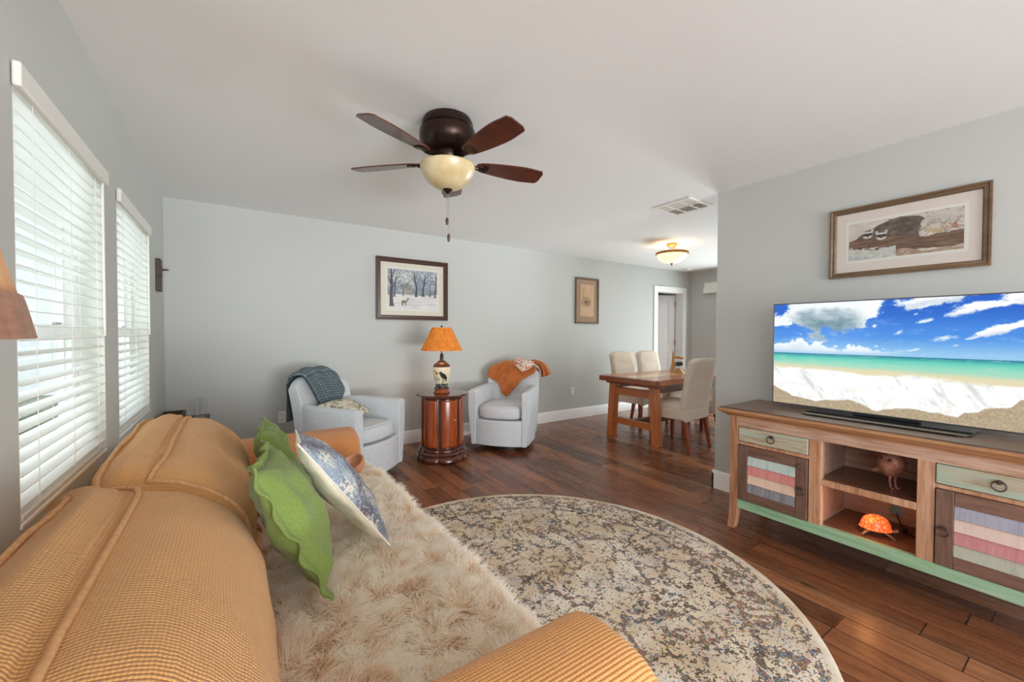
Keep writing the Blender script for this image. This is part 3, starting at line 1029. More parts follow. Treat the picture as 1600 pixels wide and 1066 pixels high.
# ------------------------------------------------------------------ round rug
def rug_mat():
    m = Mt('distressed_rug', RGB(200, 190, 170), 0.95, 0, 0.1)
    v = m.co()
    x, y, z = m.sep(v)[:3]
    r = m.math('SQRT', m.math('ADD', m.math('MULTIPLY', x, x), m.math('MULTIPLY', y, y)))
    # broad tints of the worn ground
    n0 = m.noise(v, 2.6, 4, 0.6)
    ground = m.ramp(n0, [(0.33, RGB(196, 172, 142)), (0.5, RGB(226, 210, 186)), (0.66, RGB(242, 234, 218))])
    n1 = m.noise(m.co(loc=(3, 1, 0)), 4.5, 4, 0.6)
    ground = m.mix(m.math('MULTIPLY', m.sstep(n1, 0.52, 0.66), 0.45), ground, RGB(206, 182, 146))
    n1b = m.noise(m.co(loc=(9, 4, 0)), 5.5, 4, 0.6)
    ground = m.mix(m.math('MULTIPLY', m.sstep(n1b, 0.54, 0.68), 0.45), ground, RGB(188, 190, 192))
    # woven specks: small square-ish cells, kept where a larger pattern is dense
    vx = m.comb(m.math('MULTIPLY', x, 120), m.math('MULTIPLY', y, 165), 0)
    cell = m.voro(vx, 1.0, 'F1', 'Color', 0.9)
    cr, cg, cb = m.n('SeparateColor', {0: cell}).outputs[:3]
    # motif: rings of rosettes and lattice
    mot = m.voro(v, 6.5, 'DISTANCE_TO_EDGE')
    mot2 = m.voro(m.co(loc=(0.3, 0.7, 0)), 13.0, 'F1')
    lat = m.math('ABSOLUTE', m.math('SINE', m.math('ADD', m.math('MULTIPLY', x, 26), m.math('MULTIPLY', m.noise(v, 5, 2), 5))))
    lat2 = m.math('ABSOLUTE', m.math('SINE', m.math('ADD', m.math('MULTIPLY', y, 23), m.math('MULTIPLY', m.noise(v, 5, 2), 5))))
    dens = m.math('ADD', m.math('MULTIPLY', m.sstep(mot, 0.12, 0.0), 0.50), m.math('MULTIPLY', m.sstep(m.math('ABSOLUTE', m.math('SUBTRACT', mot2, 0.32)), 0.14, 0.0), 0.44))
    dens = m.math('ADD', dens, m.math('MULTIPLY', m.math('MULTIPLY', m.sstep(lat, 0.4, 0.0), m.sstep(lat2, 0.2, 0.9)), 0.36))
    wear = m.sstep(m.math('ADD', m.math('MULTIPLY', m.noise(m.co(loc=(1, 8, 0)), 8.0, 5, 0.7), 0.55), m.math('MULTIPLY', m.noise(m.co(scale=(26, 3.0, 1), loc=(3, 3, 0)), 1.0, 4, 0.6), 0.45)), 0.40, 0.58)
    fine = m.sstep(m.noise(m.co(loc=(4, 2, 0)), 38, 3, 0.65), 0.40, 0.58)
    # border bands
    b1 = m.sstep(m.math('ABSOLUTE', m.math('SUBTRACT', r, 0.955)), 0.022, 0.008)
    b2 = m.sstep(m.math('ABSOLUTE', m.math('SUBTRACT', r, 1.155)), 0.018, 0.006)
    dens = m.math('ADD', dens, m.math('MULTIPLY', m.math('MAXIMUM', b1, b2), 0.75))
    ang = m.math('ARCTAN2', y, x)
    ros = m.math('ABSOLUTE', m.math('SINE', m.math('MULTIPLY', ang, 17)))
    bb = m.sstep(m.math('ABSOLUTE', m.math('SUBTRACT', r, 1.06)), 0.085, 0.055)
    dens = m.math('ADD', dens, m.math('MULTIPLY', m.math('MULTIPLY', bb, m.sstep(ros, 0.35, 0.8)), 0.30))
    edge = m.sstep(r, 1.192, 1.18)
    d = m.math('MULTIPLY', m.math('MULTIPLY', m.math('ADD', dens, 0.09), m.math('ADD', m.math('MULTIPLY', wear, 0.85), 0.24)), m.math('ADD', m.math('MULTIPLY', fine, 1.3), 0.15))
    d = m.math('MULTIPLY', m.math('MULTIPLY', d, edge), 1.85)
    on = m.sstep(m.math('SUBTRACT', d, cr), -0.03, 0.03)
    hue = m.math('ADD', m.math('MULTIPLY', cg, 0.55), m.math('MULTIPLY', m.sstep(m.noise(m.co(loc=(5, 5, 0)), 3.4, 3), 0.3, 0.7), 0.45))
    ink = m.ramp(hue, [(0.0, RGB(50, 38, 36)), (0.18, RGB(84, 58, 44)), (0.32, RGB(150, 98, 58)), (0.42, RGB(86, 96, 66)), (0.50, RGB(54, 72, 104)),
                       (0.60, RGB(104, 144, 154)), (0.68, RGB(142, 76, 80)), (0.78, RGB(196, 150, 76)), (0.88, RGB(58, 54, 62))], 'CONSTANT')
    # pale pink, ochre and blue tints
    tint = m.ramp(m.noise(m.co(loc=(2, 9, 0)), 7.0, 3), [(0.34, RGB(196, 164, 104)), (0.46, RGB(212, 196, 172)), (0.56, RGB(204, 174, 168)), (0.68, RGB(158, 182, 194))])
    c = m.mix(m.math('MULTIPLY', m.sstep(cb, 0.5, 0.8), m.math('MULTIPLY', edge, 0.55)), ground, tint)
    c = m.mix(m.math('MULTIPLY', on, 0.88), c, ink)
    m.set('Base Color', c)
    m.bump(m.math('ADD', m.noise(v, 210, 2, 0.6), m.math('MULTIPLY', on, -0.3)), 0.45, 0.004)
    return m
g = G()
R_ = 1.222
g.lathe([(0.0, 0.011), (R_ - 0.02, 0.011), (R_ - 0.006, 0.0095), (R_, 0.005), (R_ - 0.003, 0.0), (0, 0.0)], 128)
rug = g.build('round_rug', rug_mat(), None, smooth=60)
rug.location = (1.23, 1.60, 0.0)
setp(rug, 'round cream rug with a worn multicoloured oriental pattern on the wood floor', 'rug')

# ------------------------------------------------------------------ swivel armchairs
def armchair(label, loc, rz):
    """local +x is the front"""
    t = thing('swivel_armchair', label, 'armchair', loc, rz, 'grey tweed swivel armchairs')
    g = G(); g.lathe([(0, 0), (0.25, 0), (0.25, 0.022), (0.12, 0.03), (0.10, 0.06), (0, 0.06)], 36); g.build('swivel_base', M_BLACK, t)
    for s in (-1, 1):
        g = G()
        st = []
        # side panel swept from front to back, curving inwards at the back
        N = 30
        def sec(u):
            x = 0.355 - 0.70 * u
            yo = 0.365 - 0.13 * max(0.0, (u - 0.5) / 0.5) ** 2.2 - 0.012 * (1 - min(1, u * 5)) 
            yi = 0.258 - 0.10 * max(0.0, (u - 0.55) / 0.45) ** 2.2
            top = 0.652 + 0.012 * u
            bot_o = yo - 0.045
            return x, yi, yo, top, bot_o
        def fn(u, w):
            x, yi, yo, top, bo = sec(u)
            r = 0.028
            ring = [(yi, 0.06), (yi, 0.25), (yi, top - r), (yi + r * 0.3, top - r * 0.3), (yi + r, top), (yo - r, top + 0.004), (yo - r * 0.3, top - r * 0.25), (yo, top - r), (yo - 0.006, 0.40), (bo, 0.06)]
            p = ring[int(round(w * 9)) % 10]
            return (x, s * p[0], p[1])
        g.grid(fn, N, 9)
        b = len(g.v); n9 = 10
        g.f.append(tuple(range(0, 10))); g.f.append(tuple(reversed(range(N * 10, N * 10 + 10))))
        for i in range(N): g.f.append((i * 10 + 9, (i + 1) * 10 + 9, (i + 1) * 10, i * 10))
        g.build('arm', M_TWEED, t, smooth=50, bevel=0.006)
    # front rail, gently bowed
    g = G()
    def bow(y): return 0.345 + 0.045 * (1 - (y / 0.27) ** 2)
    poly = [(bow(y), y) for y in [(-0.262 + 0.524 * k / 16) for k in range(17)]]
    poly = poly + [(0.20, 0.262), (0.20, -0.262)]
    g.prism(poly, 0.06, 0.335, 'z'); g.build('front_rail', M_TWEED, t, smooth=40, bevel=0.01)
    g = G(); g.prism(rrect(-0.28, 0.22, -0.26, 0.26, 0.1), 0.06, 0.33, 'z'); g.build('seat_deck', M_TWEED, t)
    # seat cushion
    g = G()
    def sc(u, w):
        a = 2 * PI * u; b = -PI / 2 + PI * w
        e = 0.28
        x = 0.02 + 0.30 * spw(math.cos(a), e) * abs(math.cos(b)) ** e
        y = 0.255 * spw(math.sin(a), e) * abs(math.cos(b)) ** e
        if x > 0.1: x += 0.055 * (1 - (y / 0.26) ** 2) * (x - 0.1) / 0.2
        z = 0.405 + 0.068 * spw(math.sin(b), 0.45) + 0.012 * (1 - (y / 0.26) ** 2) * (1 if math.sin(b) > 0 else 0)
        return (x, y, z)
    g.grid(sc, 64, 20, wu=True); g.build('seat_cushion', M_TWEED, t, smooth=180)
    pth = []
    for k in range(97):
        p = sc(k / 96, 0.80); pth.append((p[0] , p[1], p[2] + 0.002))
    g = G(); g.tube(pth[:-1], 0.005, 6, closed=True); g.build('seat_piping', M_TWEED, t)
    # back
    g = G()
    NB = 28
    def bk(u, w):
        y = -0.315 + 0.63 * u
        return back_ring(y)[int(round(w * (NBR - 1)))]
    g.grid(bk, NB, NBR - 1)
    g.f.append(tuple(range(NBR))); g.f.append(tuple(reversed(range(NB * NBR, NB * NBR + NBR))))
    g.build('backrest', M_TWEED, t, smooth=60, bevel=0.012)
    return t
BACK_TOP = 0.905
def back_x(z):      # inner face at the middle, leaning back and flaring out at the top
    t = (z - 0.33) / (BACK_TOP - 0.33)
    return -0.215 - 0.085 * t - 0.055 * max(0.0, t) ** 4
def back_path(y):
    """profile round the back: bottom outside -> top -> inside bottom"""
    c = 0.36 * (y ** 2)      # barrel curve brings the sides forward
    top = BACK_TOP - 0.10 * (abs(y) / 0.315) ** 3
    zs = [0.10, 0.25, 0.40, 0.55, 0.68, 0.78, 0.85]
    out = []
    for z in zs:
        zz = min(z, top - 0.04)
        out.append((back_x(zz) - 0.115 + 0.02 * max(0, 0.5 - zz) + c, zz))
    xi, xo = back_x(top - 0.03) + c, back_x(top - 0.03) - 0.118 + c
    xm = (xi + xo) / 2; rr = (xi - xo) / 2
    for k in range(1, 8):
        a = PI - PI * k / 8
        out.append((xm + rr * math.cos(a), top - 0.035 + 0.035 * math.sin(a)))
    for z in reversed(zs[1:]):
        zz = min(z, top - 0.04)
        out.append((back_x(zz) + c, zz))
    return out
def back_ring(y):
    return [(p[0], y, p[1]) for p in back_path(y)]
NBR = len(back_path(0.0))
CH1 = ((0.86, 3.90, 0.0), math.atan2(-0.79, 0.61))
CH2 = ((2.63, 3.99, 0.0), math.atan2(-0.66, -0.75))
ch1 = armchair('grey armchair behind the sofa with a dark knitted blanket over its back', *CH1)
ch2 = armchair('grey armchair with a rust orange blanket, right of the drum table', *CH2)

def drape(outer_y0, gap):
    """arc-length parametrised path round the back at a given y, pushed off the surface by gap"""
    def at(y, s):
        """s = 0 at the very top; positive = down the inside, negative = down the outside"""
        yc = max(-0.315, min(0.315, y))
        P = [Vector((p[0], 0, p[1])) for p in back_path(yc)]
        mid = 7 + 3
        def walk(idx, step, d):
            cur = P[idx]
            while 0 <= idx + step < len(P):
                nx = P[idx + step]; L = (nx - cur).length
                if d <= L and L > 0: return cur + (nx - cur) * (d / L), (nx - cur).normalized()
                d -= L; cur = nx; idx += step
            dv = Vector((0, 0, -1))
            return cur + dv * d, dv
        p, tn = walk(mid, 1 if s >= 0 else -1, abs(s))
        nrm = Vector((tn.z, 0, -tn.x)) if s >= 0 else Vector((-tn.z, 0, tn.x))
        # outward: away from the middle of the slab
        c = Vector((back_x(p.z) - 0.055 + 0.36 * yc * yc, 0, min(p.z, BACK_TOP - 0.1)))
        if nrm.dot(p - c) < 0: nrm = -nrm
        q = p + nrm * gap
        return Vector((q.x, y, q.z)), nrm
    return at


def knit_mat():
    m = Mt('chunky_knit', RGB(84, 100, 108), 0.95, 0, 0.1)
    x, y, z = m.sep(m.co('UV'))[:3]
    a = m.math('SINE', m.math('MULTIPLY', x, 2 * PI / 0.045))
    b = m.math('SINE', m.math('ADD', m.math('MULTIPLY', y, 2 * PI / 0.024), m.math('MULTIPLY', m.math('ABSOLUTE', a), 2.2)))
    h = m.math('ADD', m.math('MULTIPLY', m.math('ABSOLUTE', a), 0.6), m.math('MULTIPLY', b, 0.25))
    nz = m.noise(m.co('UV'), 34, 4, 0.7)
    c = m.ramp(m.math('ADD', m.math('MULTIPLY', h, 0.6), m.math('MULTIPLY', nz, 0.5)), [(0.1, RGB(52, 62, 70)), (0.5, RGB(104, 120, 128)), (0.85, RGB(150, 164, 168))])
    m.set('Base Color', c)
    m.bump(h, 0.8, 0.01)
    return m
def mixc(a, b, t):
    t = max(0, min(1, t)); return tuple(a[i] + (b[i] - a[i]) * t for i in range(3))
def ss(x, a, b):
    t = max(0, min(1, (x - a) / (b - a))); return t * t * (3 - 2 * t)

def lim_y(y, s):
    """keeps cloth between the arms low down, and tucked round the sides of the back higher up"""
    t = ss(abs(s), 0.10, 0.34) if s > 0 else 0.0
    L_ = 0.305 * (1 - t) + 0.150 * t
    k = abs(y)
    if k > L_ - 0.05: k = L_ - 0.05 + 0.05 * (1 - math.exp(-(k - L_ + 0.05) / 0.05))
    return math.copysign(k, y)
# dark knitted blanket on the left chair
Wk, Lk = 0.36, 1.02
kb = thing('knitted_blanket', 'dark blue grey chunky knit blanket draped over the left armchair back', 'blanket', CH1[0], CH1[1])
def knit_c(u, w):
    s = -0.42 + Lk * 0.93 * w
    y = -0.16 + 0.29 * w + (u - 0.5) * (Wk + 0.10 * (1 - w))
    return y, s
g = G()
_at = drape(0, 0.016)
def knit_fn(u, w):
    y, s = knit_c(u, w)
    y = lim_y(y, s)
    q, nrm = _at(y, s)
    f = 0.009 * (1 + math.sin(u * 17 + w * 2)) + 0.006 * (1 + fbm(u * 4, w * 5, 2, 3)) + 0.014 * (1 - (2 * u - 1) ** 6)
    q = q + nrm * (0.006 + f)
    if s < -0.12: q.x -= 0.05 * min(1, (-0.12 - s) / 0.3)
    q.z = max(q.z, 0.505)
    return q
g.grid(knit_fn, 36, 80, uvfn=lambda u, w: (u * Wk, w * Lk))
g.build('knit_panel', knit_mat(), kb, smooth=180, solid=0.010)

def patterned_cushion_mat():
    m = Mt('leaf_print', RGB(222, 212, 192), 0.9)
    v = m.co()
    n = m.noise(v, 16, 3, 0.5, 1.5)
    c = m.mix(m.sstep(n, 0.52, 0.58), RGB(226, 216, 196), RGB(142, 142, 118))
    n2 = m.noise(m.co(loc=(3, 3, 1)), 14, 3, 0.5, 1.5)
    c = m.mix(m.sstep(n2, 0.58, 0.64), c, RGB(120, 106, 84))
    m.set('Base Color', c)
    return m
pc = thing('leaf_print_cushion', 'small cream cushion with olive leaf print lying on the left armchair', 'pillow')
fnp = pillow_fn(0.40, 0.30, 0.12, 3.0, 0.08, 0.004)
g = pillow_side(fnp, 1, 26); g2 = pillow_side(fnp, -1, 26); g.add(g2.v, g2.f)
g.build('cover', patterned_cushion_mat(), pc, smooth=180)
_cm = Matrix.Translation(CH1[0]) @ Matrix.Rotation(CH1[1], 4, 'Z')
pc.matrix_world = _cm @ Matrix.Translation((-0.02, -0.02, 0.60)) @ Matrix.Rotation(math.radians(96), 4, 'Z') @ Matrix.Rotation(math.radians(22), 4, 'X')

def velvet_mat(name, c1, c2):
    m = Mt(name, c1, 0.7, 0, 0.2)
    m.set('Sheen Weight', 0.6); m.set('Sheen Tint', (1.0, 0.75, 0.5, 1))
    m.set('Base Color', m.ramp(m.noise(m.co(), 9, 4, 0.6), [(0.3, c2), (0.7, c1)]))
    return m
M_RUST = velvet_mat('rust_plush', RGB(196, 114, 58), RGB(158, 82, 38))
def lining_mat():
    m = Mt('cream_rust_print', RGB(236, 220, 204), 0.9)
    m.set('Base Color', m.mix(m.sstep(m.noise(m.co(), 46, 3, 0.6, 1.0), 0.5, 0.56), RGB(240, 226, 210), RGB(176, 92, 52)))
    return m
rb = thing('plush_blanket', 'rust orange plush blanket draped over the right armchair back', 'blanket', CH2[0], CH2[1])
LSA, LSB, TH2 = 0.60, 0.82, math.radians(42)
_at2 = drape(0, 0.018)
def rust_fn(p, q_):
    a = (p - 0.5) * LSA; b = (q_ - 0.5) * LSB
    y = a * math.cos(TH2) - b * math.sin(TH2) - 0.01
    s = a * math.sin(TH2) + b * math.cos(TH2) - 0.045
    y0_ = y
    y = lim_y(y, s)
    q, nrm = _at2(y, s)
    f = 0.011 * (1 + math.sin(y * 44 + s * 14 + 2 * fbm(p * 4, q_ * 4, 1, 2))) * min(1, max(0, s * 3 + 0.3)) + 0.008 * (1 + fbm(p * 3, q_ * 3, 5, 3))
    q = q + nrm * (0.006 + f)
    if s > 0 and q.z < 0.51:
        q.x += (0.51 - q.z) * 1.2 + 0.004; q.z = 0.51 + 0.006 * math.sin(p * 20)
    return q
g = G(); g.grid(rust_fn, 64, 64)
g.build('plush_panel', M_RUST, rb, smooth=180, solid=0.010)
# turned-over corner showing the printed lining, and a bunch hanging down outside
g = G()
def turn_fn(p, q_):
    y = 0.00 + 0.27 * p; s = 0.015 + (0.19 * (1 - abs(2 * p - 0.9) * 0.8)) * (q_ - 0.25)
    q, nrm = _at2(y, s)
    return q + nrm * (0.040 + 0.010 * math.sin(p * 9 + q_ * 5))
g.grid(turn_fn, 24, 12); g.build('printed_lining', lining_mat(), rb, smooth=180, solid=0.006)
g = G()
def hang_fn(u, w):
    a = 2 * PI * u
    y0, s0 = 0.17, -0.02
    base, _n = _at2(y0, s0)
    P_ = [base + Vector((0.0, 0.0, 0.015)), base + Vector((-0.02, 0.08, 0.022)), base + Vector((-0.03, 0.155, -0.005)), base + Vector((-0.035, 0.20, -0.075)), base + Vector((-0.04, 0.215, -0.15))]
    k = w * 4; i = min(3, int(k)); c = P_[i].lerp(P_[i + 1], k - i)
    r = 0.026 + 0.030 * w
    r *= 1 + 0.28 * math.sin(a * 6 + 3 * w) * (0.3 + w)
    ax = Vector((1, 0, 0)); ay = Vector((0, -0.5 * (1 if w > 0.5 else 0.4), 1)).normalized() if w < 0.5 else Vector((0, 1, 0.35)).normalized()
    return c + ax * (r * 1.5 * math.cos(a)) + ay * (r * 0.8 * math.sin(a))
g.grid(hang_fn, 48, 16, wu=True); g.build('hanging_fold', M_RUST, rb, smooth=180, solid=0.006)

# ------------------------------------------------------------------ clover drum table and its lamp
M_CHERRY = wood('cherry_panel', RGB(112, 42, 14), RGB(176, 84, 34), 0.25, 0.8, 'z', coat=0.5)
M_CHERRY_D = wood('dark_cherry', RGB(58, 26, 16), RGB(98, 50, 32), 0.22, 0.8, 'x', coat=0.5)
dt = thing('drum_table', 'cherry wood clover shaped drum table between the two armchairs', 'table', (1.765, 3.885, 0.0), math.radians(-3))
def clover(a):
    return 1.0 - 0.10 * (1 - abs(math.sin(3 * a)) ** 0.55)
def clover_lathe(prof, seg=120):
    g = G(); g.lathe(prof, seg, radf=clover); return g
clover_lathe([(0, 0), (0.245, 0), (0.262, 0.018), (0.262, 0.04), (0.248, 0.058), (0.242, 0.062), (0.248, 0.07), (0.252, 0.085), (0.240, 0.100), (0.230, 0.105), (0.236, 0.115), (0.232, 0.128), (0.215, 0.138), (0, 0.138)]).build('plinth', M_CHERRY_D, dt, smooth=40)
clover_lathe([(0, 0.630), (0.215, 0.630), (0.222, 0.636), (0.250, 0.646), (0.268, 0.654), (0.270, 0.662), (0.262, 0.670), (0.2, 0.672), (0, 0.672)]).build('tabletop', M_CHERRY_D, dt, smooth=40)
g = clover_lathe([(0, 0.138), (0.212, 0.138), (0.212, 0.630), (0, 0.630)]); g.build('drum', M_CHERRY_D, dt, smooth=50)
# bowed panels and the door between the dark stiles
def lobe(k, name, r0=0.209, inset=0.10):
    a0, a1 = PI / 3 * k + inset, PI / 3 * (k + 1) - inset
    g = G()
    def fn(u, w):
        ring = [(-0.006, 0.15), (0.004, 0.158), (0.0055, 0.17), (0.0055, 0.60), (0.004, 0.612), (-0.006, 0.62)]
        a = a0 + (a1 - a0) * u
        off, z = ring[int(round(w * 5))]
        if u == 0 or u == 1: off = -0.006
        r = 0.212 * clover(a) + off
        return (r * math.cos(a), r * math.sin(a), z)
    g.grid(fn, 24, 5)
    return g.build(name, M_CHERRY, dt, smooth=60)
# lobes facing the camera: find the one to the right of the front
_front = math.atan2(-3.885, -1.765) - math.radians(-3)
for k in range(6):
    mid = PI / 3 * (k + 0.5)
    d = (mid - _front + PI) % (2 * PI) - PI
    o = lobe(k, 'door' if 0 < d < PI / 3 else 'panel')
    if 0 < d < PI / 3:
        a = mid + 0.20
        g = G(); rr = 0.212 * clover(a)
        g.ellipsoid(((rr + 0.012) * math.cos(a), (rr + 0.012) * math.sin(a), 0.42), (0.011, 0.011, 0.013), 14, 8)
        g.tube([(rr * math.cos(a), rr * math.sin(a), 0.42), ((rr + 0.01) * math.cos(a), (rr + 0.01) * math.sin(a), 0.42)], 0.005, 8)
        g.build('knob', plain('brass', RGB(206, 164, 112), 0.25, 0.9), o)

def vase_paint():
    """cream jar with a crow, a sunflower and little plants; (angle fraction, height) -> colour"""
    cream = [lin(c) for c in (232, 222, 190)]
    black = [lin(c) for c in (46, 44, 46)]
    brown = [lin(c) for c in (92, 62, 46)]
    rust = [lin(c) for c in (150, 78, 36)]
    def shape(x, y):
        """x metres along the surface (right +), y metres above the jar's foot"""
        # crow body, head, beak, tail, legs
        bx, by = 0.020, 0.175
        u, v_ = (x - bx) * 0.75 - (y - by) * 0.66, (x - bx) * 0.66 + (y - by) * 0.75
        u, v_ = (x - bx) * 0.80 - (y - by) * -0.6 * -1, (y - by) * 0.80 + (x - bx) * 0.6 
        if ((x - bx) * 0.78 - (y - by) * 0.62) ** 2 / 0.043 ** 2 + ((x - bx) * 0.62 + (y - by) * 0.78) ** 2 / 0.024 ** 2 < 1: return black
        if (x + 0.010) ** 2 + (y - 0.207) ** 2 < 0.0145 ** 2: return black
        if -0.042 < x < -0.018 and abs(y - 0.203) < 0.004 * (x + 0.042) / 0.024 + 0.0006: return black
        if 0.04 < x < 0.064 and 0.115 < y < 0.165 and abs(x - 0.052) < 0.008: return black
        for lx in (0.008, 0.024):
            if abs(x - lx) < 0.0025 and 0.105 < y < 0.15: return black
            if abs(x - lx + 0.004) < 0.008 and abs(y - 0.106) < 0.0025: return black
        # sunflower
        d = math.hypot(x + 0.052, y - 0.205)
        if d < 0.009: return brown
        if d < 0.018: return [lin(c) for c in (214, 156, 60)]
        if abs(x + 0.046 - (0.205 - y) * 0.08) < 0.002 and 0.10 < y < 0.19: return black
        for px, py in ((-0.062, 0.135), (-0.030, 0.145), (-0.072, 0.155), (-0.075, 0.225)):
            if (x - px) ** 2 / 0.011 ** 2 + (y - py) ** 2 / 0.006 ** 2 < 1: return black
        return cream
    def col(x, y):
        if y < 0.045: return rust
        if y < 0.098:
            k = fbm(x * 60, y * 60, 0, 2)
            return black if k < 0.15 else [0.25, 0.22, 0.18]
        if y > 0.262:
            k = fbm(x * 50, y * 50, 4, 2)
            return brown if k < 0.2 else [c * 0.45 for c in brown]
        return shape(x, y)
    return col
tl = thing('table_lamp', 'table lamp with orange shade and crow painted jar base on the drum table', 'lamp', (1.755, 3.875, 0.6735))
jp = [(0.0, 0.0), (0.078, 0.0), (0.080, 0.01), (0.072, 0.02), (0.070, 0.035), (0.077, 0.045), (0.062, 0.062), (0.062, 0.09), (0.070, 0.12), (0.080, 0.16), (0.088, 0.20), (0.091, 0.235), (0.088, 0.262), (0.076, 0.288), (0.052, 0.308), (0.036, 0.316), (0.040, 0.324), (0.020, 0.330), (0.0, 0.330)]
cj = crom([(r, z, 0) for r, z in jp], 6)
g = G()
SEGV = 160
g.lathe([(max(0, p.x), p.y) for p in cj], SEGV)
_vc = vase_paint()
g.col = []
fa = math.atan2(-3.875, -1.755)
for (x, y, z) in g.v:
    a = math.atan2(y, x)
    d = (a - fa + PI) % (2 * PI) - PI
    g.col.append(_vc(d * 0.085, z))
g.build('jar', paint_mat('painted_jar', 0.35), tl, smooth=60)
g = G(); g.tube([(0, 0, 0.33), (0, 0, 0.665)], 0.006, 10); g.lathe([(0, 0.33), (0.018, 0.33), (0.018, 0.385), (0.012, 0.40), (0, 0.40)], 18); g.lathe([(0, 0.668), (0.012, 0.668), (0.010, 0.676), (0.006, 0.682), (0, 0.69)], 16)
g.build('stem', M_BRONZE, tl)
def shade_mat():
    m = Mt('orange_parchment', RGB(216, 124, 46), 0.7, 0, 0.2)
    c = m.ramp(m.noise(m.co(), 26, 5, 0.65), [(0.3, RGB(206, 110, 36)), (0.7, RGB(232, 146, 64))])
    m.set('Base Color', c)
    m.set('Emission Color', c); m.set('Emission Strength', 0.14)
    return m
g = G()
g.lathe([(0.212, 0.432), (0.098, 0.664), (0.095, 0.664), (0.209, 0.432), (0.212, 0.432)], 48)
g.build('shade', shade_mat(), tl, smooth=60)
pl = bpy.data.lights.new('table_lamp_bulb', 'POINT'); pl.energy = 2.2; pl.color = (1.0, 0.78, 0.5); pl.shadow_soft_size = 0.05
po = bpy.data.objects.new('table_lamp_bulb', pl); COL.objects.link(po); po.location = (1.755, 3.875, 0.672 + 0.50)

# ------------------------------------------------------------------ framed pictures and small wall things
def dense(u_n, v_n, w, h, paint, flip=False):
    """flat painted sheet in local x (0..w) and z (0..h), facing -y"""
    g = G(); g.col = []
    for i in range(u_n + 1):
        for j in range(v_n + 1):
            u, v = i / u_n, j / v_n
            g.v.append((u * w, 0.0, v * h))
            g.col.append([lin(c) for c in paint(u, v)])
    for i in range(u_n):
        for j in range(v_n):
            a = i * (v_n + 1) + j
            g.f.append((a, a + v_n + 1, a + v_n + 2, a + 1))
    return g
def framed(name, label, w, h, fw, fd, fmat, loc, rz, mats, paint, nu, nv, pic, glass=True):
    """frame outline w x h in local x,z facing -y; mats: list of (inset, material, depth); pic = inset rectangle (l, r, b, t)"""
    t = thing(name, label, 'picture', loc, rz)
    g = G()
    prof = [(0, 0), (0, fd), (fw * 0.25, fd), (fw * 0.45, fd * 0.72), (fw * 0.8, fd * 0.8), (fw, fd * 0.45), (fw, 0)]
    np_ = len(prof)
    crn = [(0, 0, 1, 1), (w, 0, -1, 1), (w, h, -1, -1), (0, h, 1, -1)]
    for cx, cz, sx, sz in crn:
        for a, d in prof: g.v.append((cx + sx * a, -d, cz + sz * a))
    for c in range(4):
        for k in range(np_ - 1):
            a, b = c * np_ + k, ((c + 1) % 4) * np_ + k
            g.f.append((a, b, b + 1, a + 1))
    g.build('frame', fmat, t, smooth=30)
    d = 0.006
    gm = G(); gm.box(fw * 0.8, w - fw * 0.8, -d, -0.001, fw * 0.8, h - fw * 0.8); gm.build('mat_board', mats[0], t, smooth=0)
    if len(mats) > 1:
        i = mats[2]
        gm = G(); l, r, b, tp = pic
        gm.box(l - i, r + i, -d - 0.0008, -d, b - i, tp + i); gm.build('inner_mat', mats[1], t, smooth=0)
    l, r, b, tp = pic
    gp = dense(nu, nv, r - l, tp - b, paint)
    o = gp.build('print', paint_mat(name + '_print', 0.6), t, smooth=0)
    o.location = (l, -d - 0.002, b)
    if glass:
        gg = G(); gg.box(fw * 0.8, w - fw * 0.8, -d - 0.006, -d - 0.0045, fw * 0.8, h - fw * 0.8)
        gg.build('glazing', M_PICGLASS, t, smooth=0)
    return t
M_PICGLASS = glass_mat('picture_glass', (1, 1, 1, 1), 0.05, 0.12)
M_FRAME_BR = wood('walnut_frame', RGB(56, 34, 28), RGB(92, 62, 52), 0.35, 1.5)
M_FRAME_OAK = wood('weathered_oak_frame', RGB(82, 64, 46), RGB(134, 108, 80), 0.5, 1.2)
M_FRAME_TAN = wood('thin_brown_frame', RGB(88, 66, 50), RGB(120, 94, 74), 0.45, 1.5)
M_MAT_CREAM = plain('cream_mat', RGB(226, 220, 202), 0.8, var=0.01)
M_MAT_WHITE = plain('white_mat', RGB(232, 230, 222), 0.8, var=0.01)
M_MAT_PINK = plain('pale_pink_mat', RGB(226, 216, 208), 0.8, var=0.01)
M_MAT_TAN = plain('tan_mat', RGB(168, 138, 112), 0.8, var=0.02)

